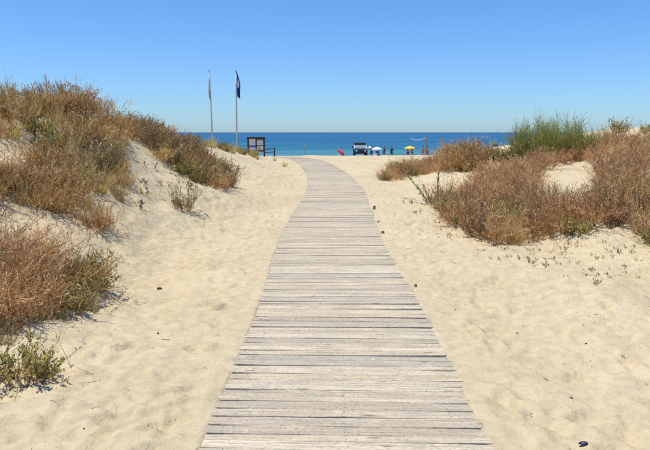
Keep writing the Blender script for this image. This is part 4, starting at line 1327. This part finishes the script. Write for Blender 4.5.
# ---- people
def build_person(pose, seed):
    """continuous skinned body; returns mesh"""
    J = {'pel': (0, 0, .93, .125, .10), 'waist': (0, .0, 1.08, .115, .085), 'chest': (0, .01, 1.28, .145, .10), 'neckb': (0, .015, 1.45, .075, .065), 'neck': (0, .0, 1.53, .052, .052)}
    E = [('pel', 'waist'), ('waist', 'chest'), ('chest', 'neckb'), ('neckb', 'neck')]
    for s_, sd in ((-1, 'l'), (1, 'r')):
        st = pose.get('step', 0) * s_
        ab = pose.get('arm', (.06, -.02))
        J['hip' + sd] = (s_ * .095, 0, .88, .092, .092)
        J['knee' + sd] = (s_ * .11, -.03 + st * .5, .49, .058, .058)
        J['calf' + sd] = (s_ * .11, .015 + st * .75, .34, .055, .055)
        J['ank' + sd] = (s_ * .115, .02 + st, .09, .036, .036)
        J['toe' + sd] = (s_ * .13, -.15 + st, .03, .036, .024)
        J['sho' + sd] = (s_ * .185, .015, 1.40, .058, .058)
        e = pose.get('elbow' + sd, (s_ * .25, .03, 1.12)); w = pose.get('wrist' + sd, (s_ * .27, -.04, .88)); hd = pose.get('hand' + sd, (w[0] + s_ * .01, w[1] - .02, w[2] - .085))
        J['elb' + sd] = (*e, .041, .041); J['wri' + sd] = (*w, .027, .027); J['hand' + sd] = (*hd, .038, .020)
        E += [('pel', 'hip' + sd), ('hip' + sd, 'knee' + sd), ('knee' + sd, 'calf' + sd), ('calf' + sd, 'ank' + sd), ('ank' + sd, 'toe' + sd), ('chest', 'sho' + sd), ('sho' + sd, 'elb' + sd), ('elb' + sd, 'wri' + sd), ('wri' + sd, 'hand' + sd)]
    names = list(J)
    me = bpy.data.meshes.new('skeleton')
    me.from_pydata([J[n][:3] for n in names], [(names.index(a), names.index(b)) for a, b in E], [])
    ob = bpy.data.objects.new('skeleton', me); C.objects.link(ob)
    sk = ob.modifiers.new('skin', 'SKIN'); sk.use_smooth_shade = True
    ob.modifiers.new('sub', 'SUBSURF').levels = 1
    if not me.skin_vertices: me.skin_vertices.new()
    for i, n in enumerate(names):
        me.skin_vertices[0].data[i].radius = J[n][3:5]
        me.skin_vertices[0].data[i].use_root = (n == 'pel')
    dg = bpy.context.evaluated_depsgraph_get()
    out = bpy.data.meshes.new_from_object(ob.evaluated_get(dg))
    bpy.data.objects.remove(ob)
    bm = bmesh.new(); bm.from_mesh(out)
    # head: skull, jaw, nose, ears
    def ball(c, s_, sub=2):
        r_ = bmesh.ops.create_icosphere(bm, subdivisions=sub, radius=1.0)
        bmesh.ops.scale(bm, vec=s_, verts=r_['verts']); bmesh.ops.translate(bm, vec=c, verts=r_['verts'])
    ball((0, .005, 1.665), (.076, .096, .105), 3); ball((0, -.028, 1.60), (.052, .06, .06)); ball((0, -.096, 1.645), (.013, .02, .022), 1)
    for s_ in (-1, 1): ball((s_ * .078, .01, 1.65), (.012, .02, .032), 1)
    # fingers and thumb
    for s_, sd in ((-1, 'l'), (1, 'r')):
        hnd = Vector(J['hand' + sd][:3]); wr = Vector(J['wri' + sd][:3]); d = (hnd - wr).normalized()
        acr = Vector((0, 1, 0)); acr = (acr - d * acr.dot(d)).normalized(); inn = d.cross(acr) * -s_
        for k, (o_, l_) in enumerate(((-.027, .066), (-.009, .076), (.009, .072), (.026, .056))):
            b0 = hnd + acr * o_ + d * .008
            add_tube(bm, [b0, b0 + d * l_ * .5 + inn * .004, b0 + d * l_ * .95 + inn * .02], [.009, .008, .006], 6)
        b0 = wr + d * .03 - acr * .03
        add_tube(bm, [b0, b0 + d * .03 - acr * .02, b0 + d * .06 - acr * .028 + inn * .01], [.011, .010, .007], 6)
    bmesh.ops.recalc_face_normals(bm, faces=bm.faces)
    bm.to_mesh(out); bm.free()
    for p_ in out.polygons: p_.use_smooth = True
    out.materials.clear()
    return out

def shell(me, test, off, name):
    """clothing or hair: the body's own surface where test holds, lifted off the skin"""
    bm = bmesh.new(); bm.from_mesh(me)
    bm.normal_update()
    kill = [f for f in bm.faces if not test(f.calc_center_median())]
    bmesh.ops.delete(bm, geom=kill, context='FACES')
    bm.normal_update()
    for v in bm.verts: v.co += v.normal * off
    m2 = bpy.data.meshes.new(name); bm.to_mesh(m2); bm.free()
    for p_ in m2.polygons: p_.use_smooth = True
    m2.materials.clear()
    return m2

def person(px, Y, rz, pose, skin, wear, label, scale=1.0, female=False, shirt=None, z=0.0):
    p = spot(px, Y)
    t = empty('person', p + Vector((0, 0, z)), rz)
    t.scale = (scale,) * 3
    me = build_person(pose, 1)
    link('body', me, skin, t)
    link('hair', shell(me, lambda c: c.z > 1.585 and (c.z > 1.70 or c.y > .0) and abs(c.x) < .2, .012, 'hair'), M['hair'], t)
    low = .62 if not female else .84
    link('swimwear', shell(me, lambda c: low < c.z < 1.02 and abs(c.x) < .21, .010, 'swimwear'), wear, t)
    if female: link('bikini_top', shell(me, lambda c: 1.22 < c.z < 1.34 and abs(c.x) < .17, .010, 'bikini_top'), wear, t)
    if shirt: link('shirt', shell(me, lambda c: 0.98 < c.z < 1.44 and abs(c.x) < .25, .014, 'shirt'), shirt, t)
    tag(t, label, 'person')
walkp = {'step': .14, 'elbowl': (-.27, .06, 1.14), 'wristl': (-.25, -.10, .96), 'elbowr': (.26, .08, 1.13), 'wristr': (.27, .06, .89)}
akimbo = {'elbowl': (-.37, .07, 1.14), 'wristl': (-.19, -.05, 1.02), 'handl': (-.12, -.09, 1.0), 'elbowr': (.25, .03, 1.12), 'wristr': (.27, -.04, .88)}
stand = {}
person(371.3, 90, R(30), akimbo, M['skin_a'], M['cloth_dark'], 'person in dark swimwear standing next to the dark blue car', .98)
person(384.2, 91, R(-70), walkp, M['skin_a'], M['trunks_blue'], 'person in blue trunks and dark shirt walking past the white parasol', 1.0, shirt=M['cloth_dark'])
person(391.6, 93, R(160), stand, M['skin_a'], M['cloth_dark'], 'person standing alone between the white and yellow parasols', 1.0, shirt=M['cloth_dark'])
person(422.7, 92, R(200), stand, M['skin_b'], M['trunks_red'], 'tanned person in red swimwear at a net post, arms down', 1.0, True)
person(427.4, 91, R(150), akimbo, M['skin_a'], M['trunks_red'], 'tanned person in red trunks beside a net post, one hand on hip', 1.02)
person(407.8, 91.5, R(20), stand, M['skin_a'], M['trunks_blue'], 'person in blue swimwear standing under the yellow parasol', .95)
person(411.9, 90.6, R(-40), walkp, M['skin_b'], M['cloth_dark'], 'person in dark swimwear stepping out from under the yellow parasol', .93, True)
person(494.8, 72, R(180), stand, M['skin_a'], M['cloth_dark'], 'lone person standing on the beach beyond the low dune', 1.0, shirt=M['cloth_dark'])

# ---- folding beach chair and cool box under the white parasol
ch = empty('beach_chair', spot(378.9, 87.0), R(25))
for (nm, c_, s_, ro) in (('seat', (0, 0, .32), (.52, .46, .03), (R(-6), 0, 0)), ('backrest', (0, .36, .62), (.52, .03, .66), (R(-24), 0, 0))):
    bm = bmesh.new(); add_box(bm, (0, 0, 0), s_, .008); o = link(nm, bm_mesh(nm, bm), M['trunks_blue'], ch); o.location = c_; o.rotation_euler = ro
for sx in (-1, 1):
    bm = bmesh.new(); add_tube(bm, [(sx * .28, -.24, 0), (sx * .28, .30, .52)], .013, 6); link('leg', bm_mesh('leg', bm), M['steel'], ch)
    bm = bmesh.new(); add_tube(bm, [(sx * .28, .38, 0), (sx * .28, -.22, .52)], .013, 6); link('leg', bm_mesh('leg', bm), M['steel'], ch)
    bm = bmesh.new(); add_box(bm, (sx * .28, .03, .535), (.05, .55, .025), .006); link('armrest', bm_mesh('armrest', bm), M['white_paint'], ch)
tag(ch, 'folding beach chair with dark blue seat under the white parasol', 'chair')
cb_ = empty('cool_box', spot(375.3, 86.8), R(-12))
bm = bmesh.new(); add_box(bm, (0, 0, .17), (.46, .30, .34), .03); link('body', bm_mesh('body', bm), M['cloth_blue'], cb_)
bm = bmesh.new(); add_box(bm, (0, 0, .375), (.48, .32, .06), .02); link('lid', bm_mesh('lid', bm), M['white_paint'], cb_)
bm = bmesh.new(); add_tube(bm, [(-.245, 0, .3), (-.25, 0, .44), (.25, 0, .44), (.245, 0, .3)], .012, 6); link('handle', bm_mesh('handle', bm), M['white_paint'], cb_)
tag(cb_, 'grey blue cool box with white lid on the sand under the white parasol', 'cool box')

# ------------------------------------------------------------------ small things lying on the sand
def rock_mesh(seed, n=2):
    r = random.Random(seed)
    bm = bmesh.new(); bmesh.ops.create_icosphere(bm, subdivisions=n, radius=1.0)
    for v in bm.verts: v.co *= 1 + r.uniform(-.18, .18)
    return bm_mesh('stone', bm, True)
M['dark_stone'] = flat('dark_stone', (0.05, 0.04, 0.035), .8, 0, .3, 30)
M['shell_blue'] = flat('mussel_shell', (0.016, 0.02, 0.06), .4, 0, .4, 20)
M['brick_red'] = flat('terracotta', (0.50, 0.24, 0.17), .9, 0, .15, 20)
def lay(name, me, mat, px, py, s, label, group=None, rz=None, cat=None):
    g = ground(px, py)
    o = link(name, me, mat, None, (g[0], g[1], float(H(*g)) + .008 + s[2] * .25))
    o.scale = s; o.rotation_euler = (R(U(-12, 12)), R(U(-12, 12)), U(0, 6.28) if rz is None else rz)
    tag(o, label, cat or name, group)
    return o
# half mussel shell: a pointed, hollow lens
bm = bmesh.new(); bmesh.ops.create_uvsphere(bm, u_segments=16, v_segments=10, radius=1.0)
bmesh.ops.delete(bm, geom=[v for v in bm.verts if v.co.z < -.05], context='VERTS')
for v in bm.verts: v.co.y *= .45 + .25 * (v.co.x + 1) / 2; v.co.z *= .5
ms = bm_mesh('mussel_shell', bm, True)
o = lay('mussel_shell', ms, M['shell_blue'], 583, 447, (.026, .028, .026), 'dark blue mussel shell lying on the near sand', rz=-.3, cat='shell')
o.modifiers.new('thick', 'SOLIDIFY').thickness = .05
stones = [rock_mesh(i) for i in range(5)]
lay('stone', stones[0], M['dark_stone'], 613, 395, (.019, .015, .013), 'dark brown pebble on near sand not far from the mussel shell', cat='pebble')
lay('stone', stones[1], M['dark_stone'], 571, 401.5, (.013, .012, .010), 'smaller dark pebble in the same reach of sand as the brown one', cat='pebble')
lay('stone', stones[2], M['dark_stone'], 159.5, 290, (.030, .02, .018), 'dark pebble alone on the sand beside the matted thicket', cat='pebble')
lay('terracotta_shard', stones[3], M['brick_red'], 38.5, 394, (.024, .010, .005), 'flat terracotta pink shard below the lone olive shrub', cat='shard')
GP = 'small dark pebbles scattered on the sand'
for (px, py) in ((562, 316), (490, 319), (586, 347), (531, 416), (517, 335), (432, 247), (400, 210), (605, 280), (158, 335), (60, 413), (84, 430), (3, 391)):
    s = U(.004, .008)
    lay('stone', random.choice(stones[:3]), M['dark_stone'], px, py, (s * U(1, 1.7), s, s * .7), 'tiny dark pebble lying on bare sand', GP, cat='pebble')
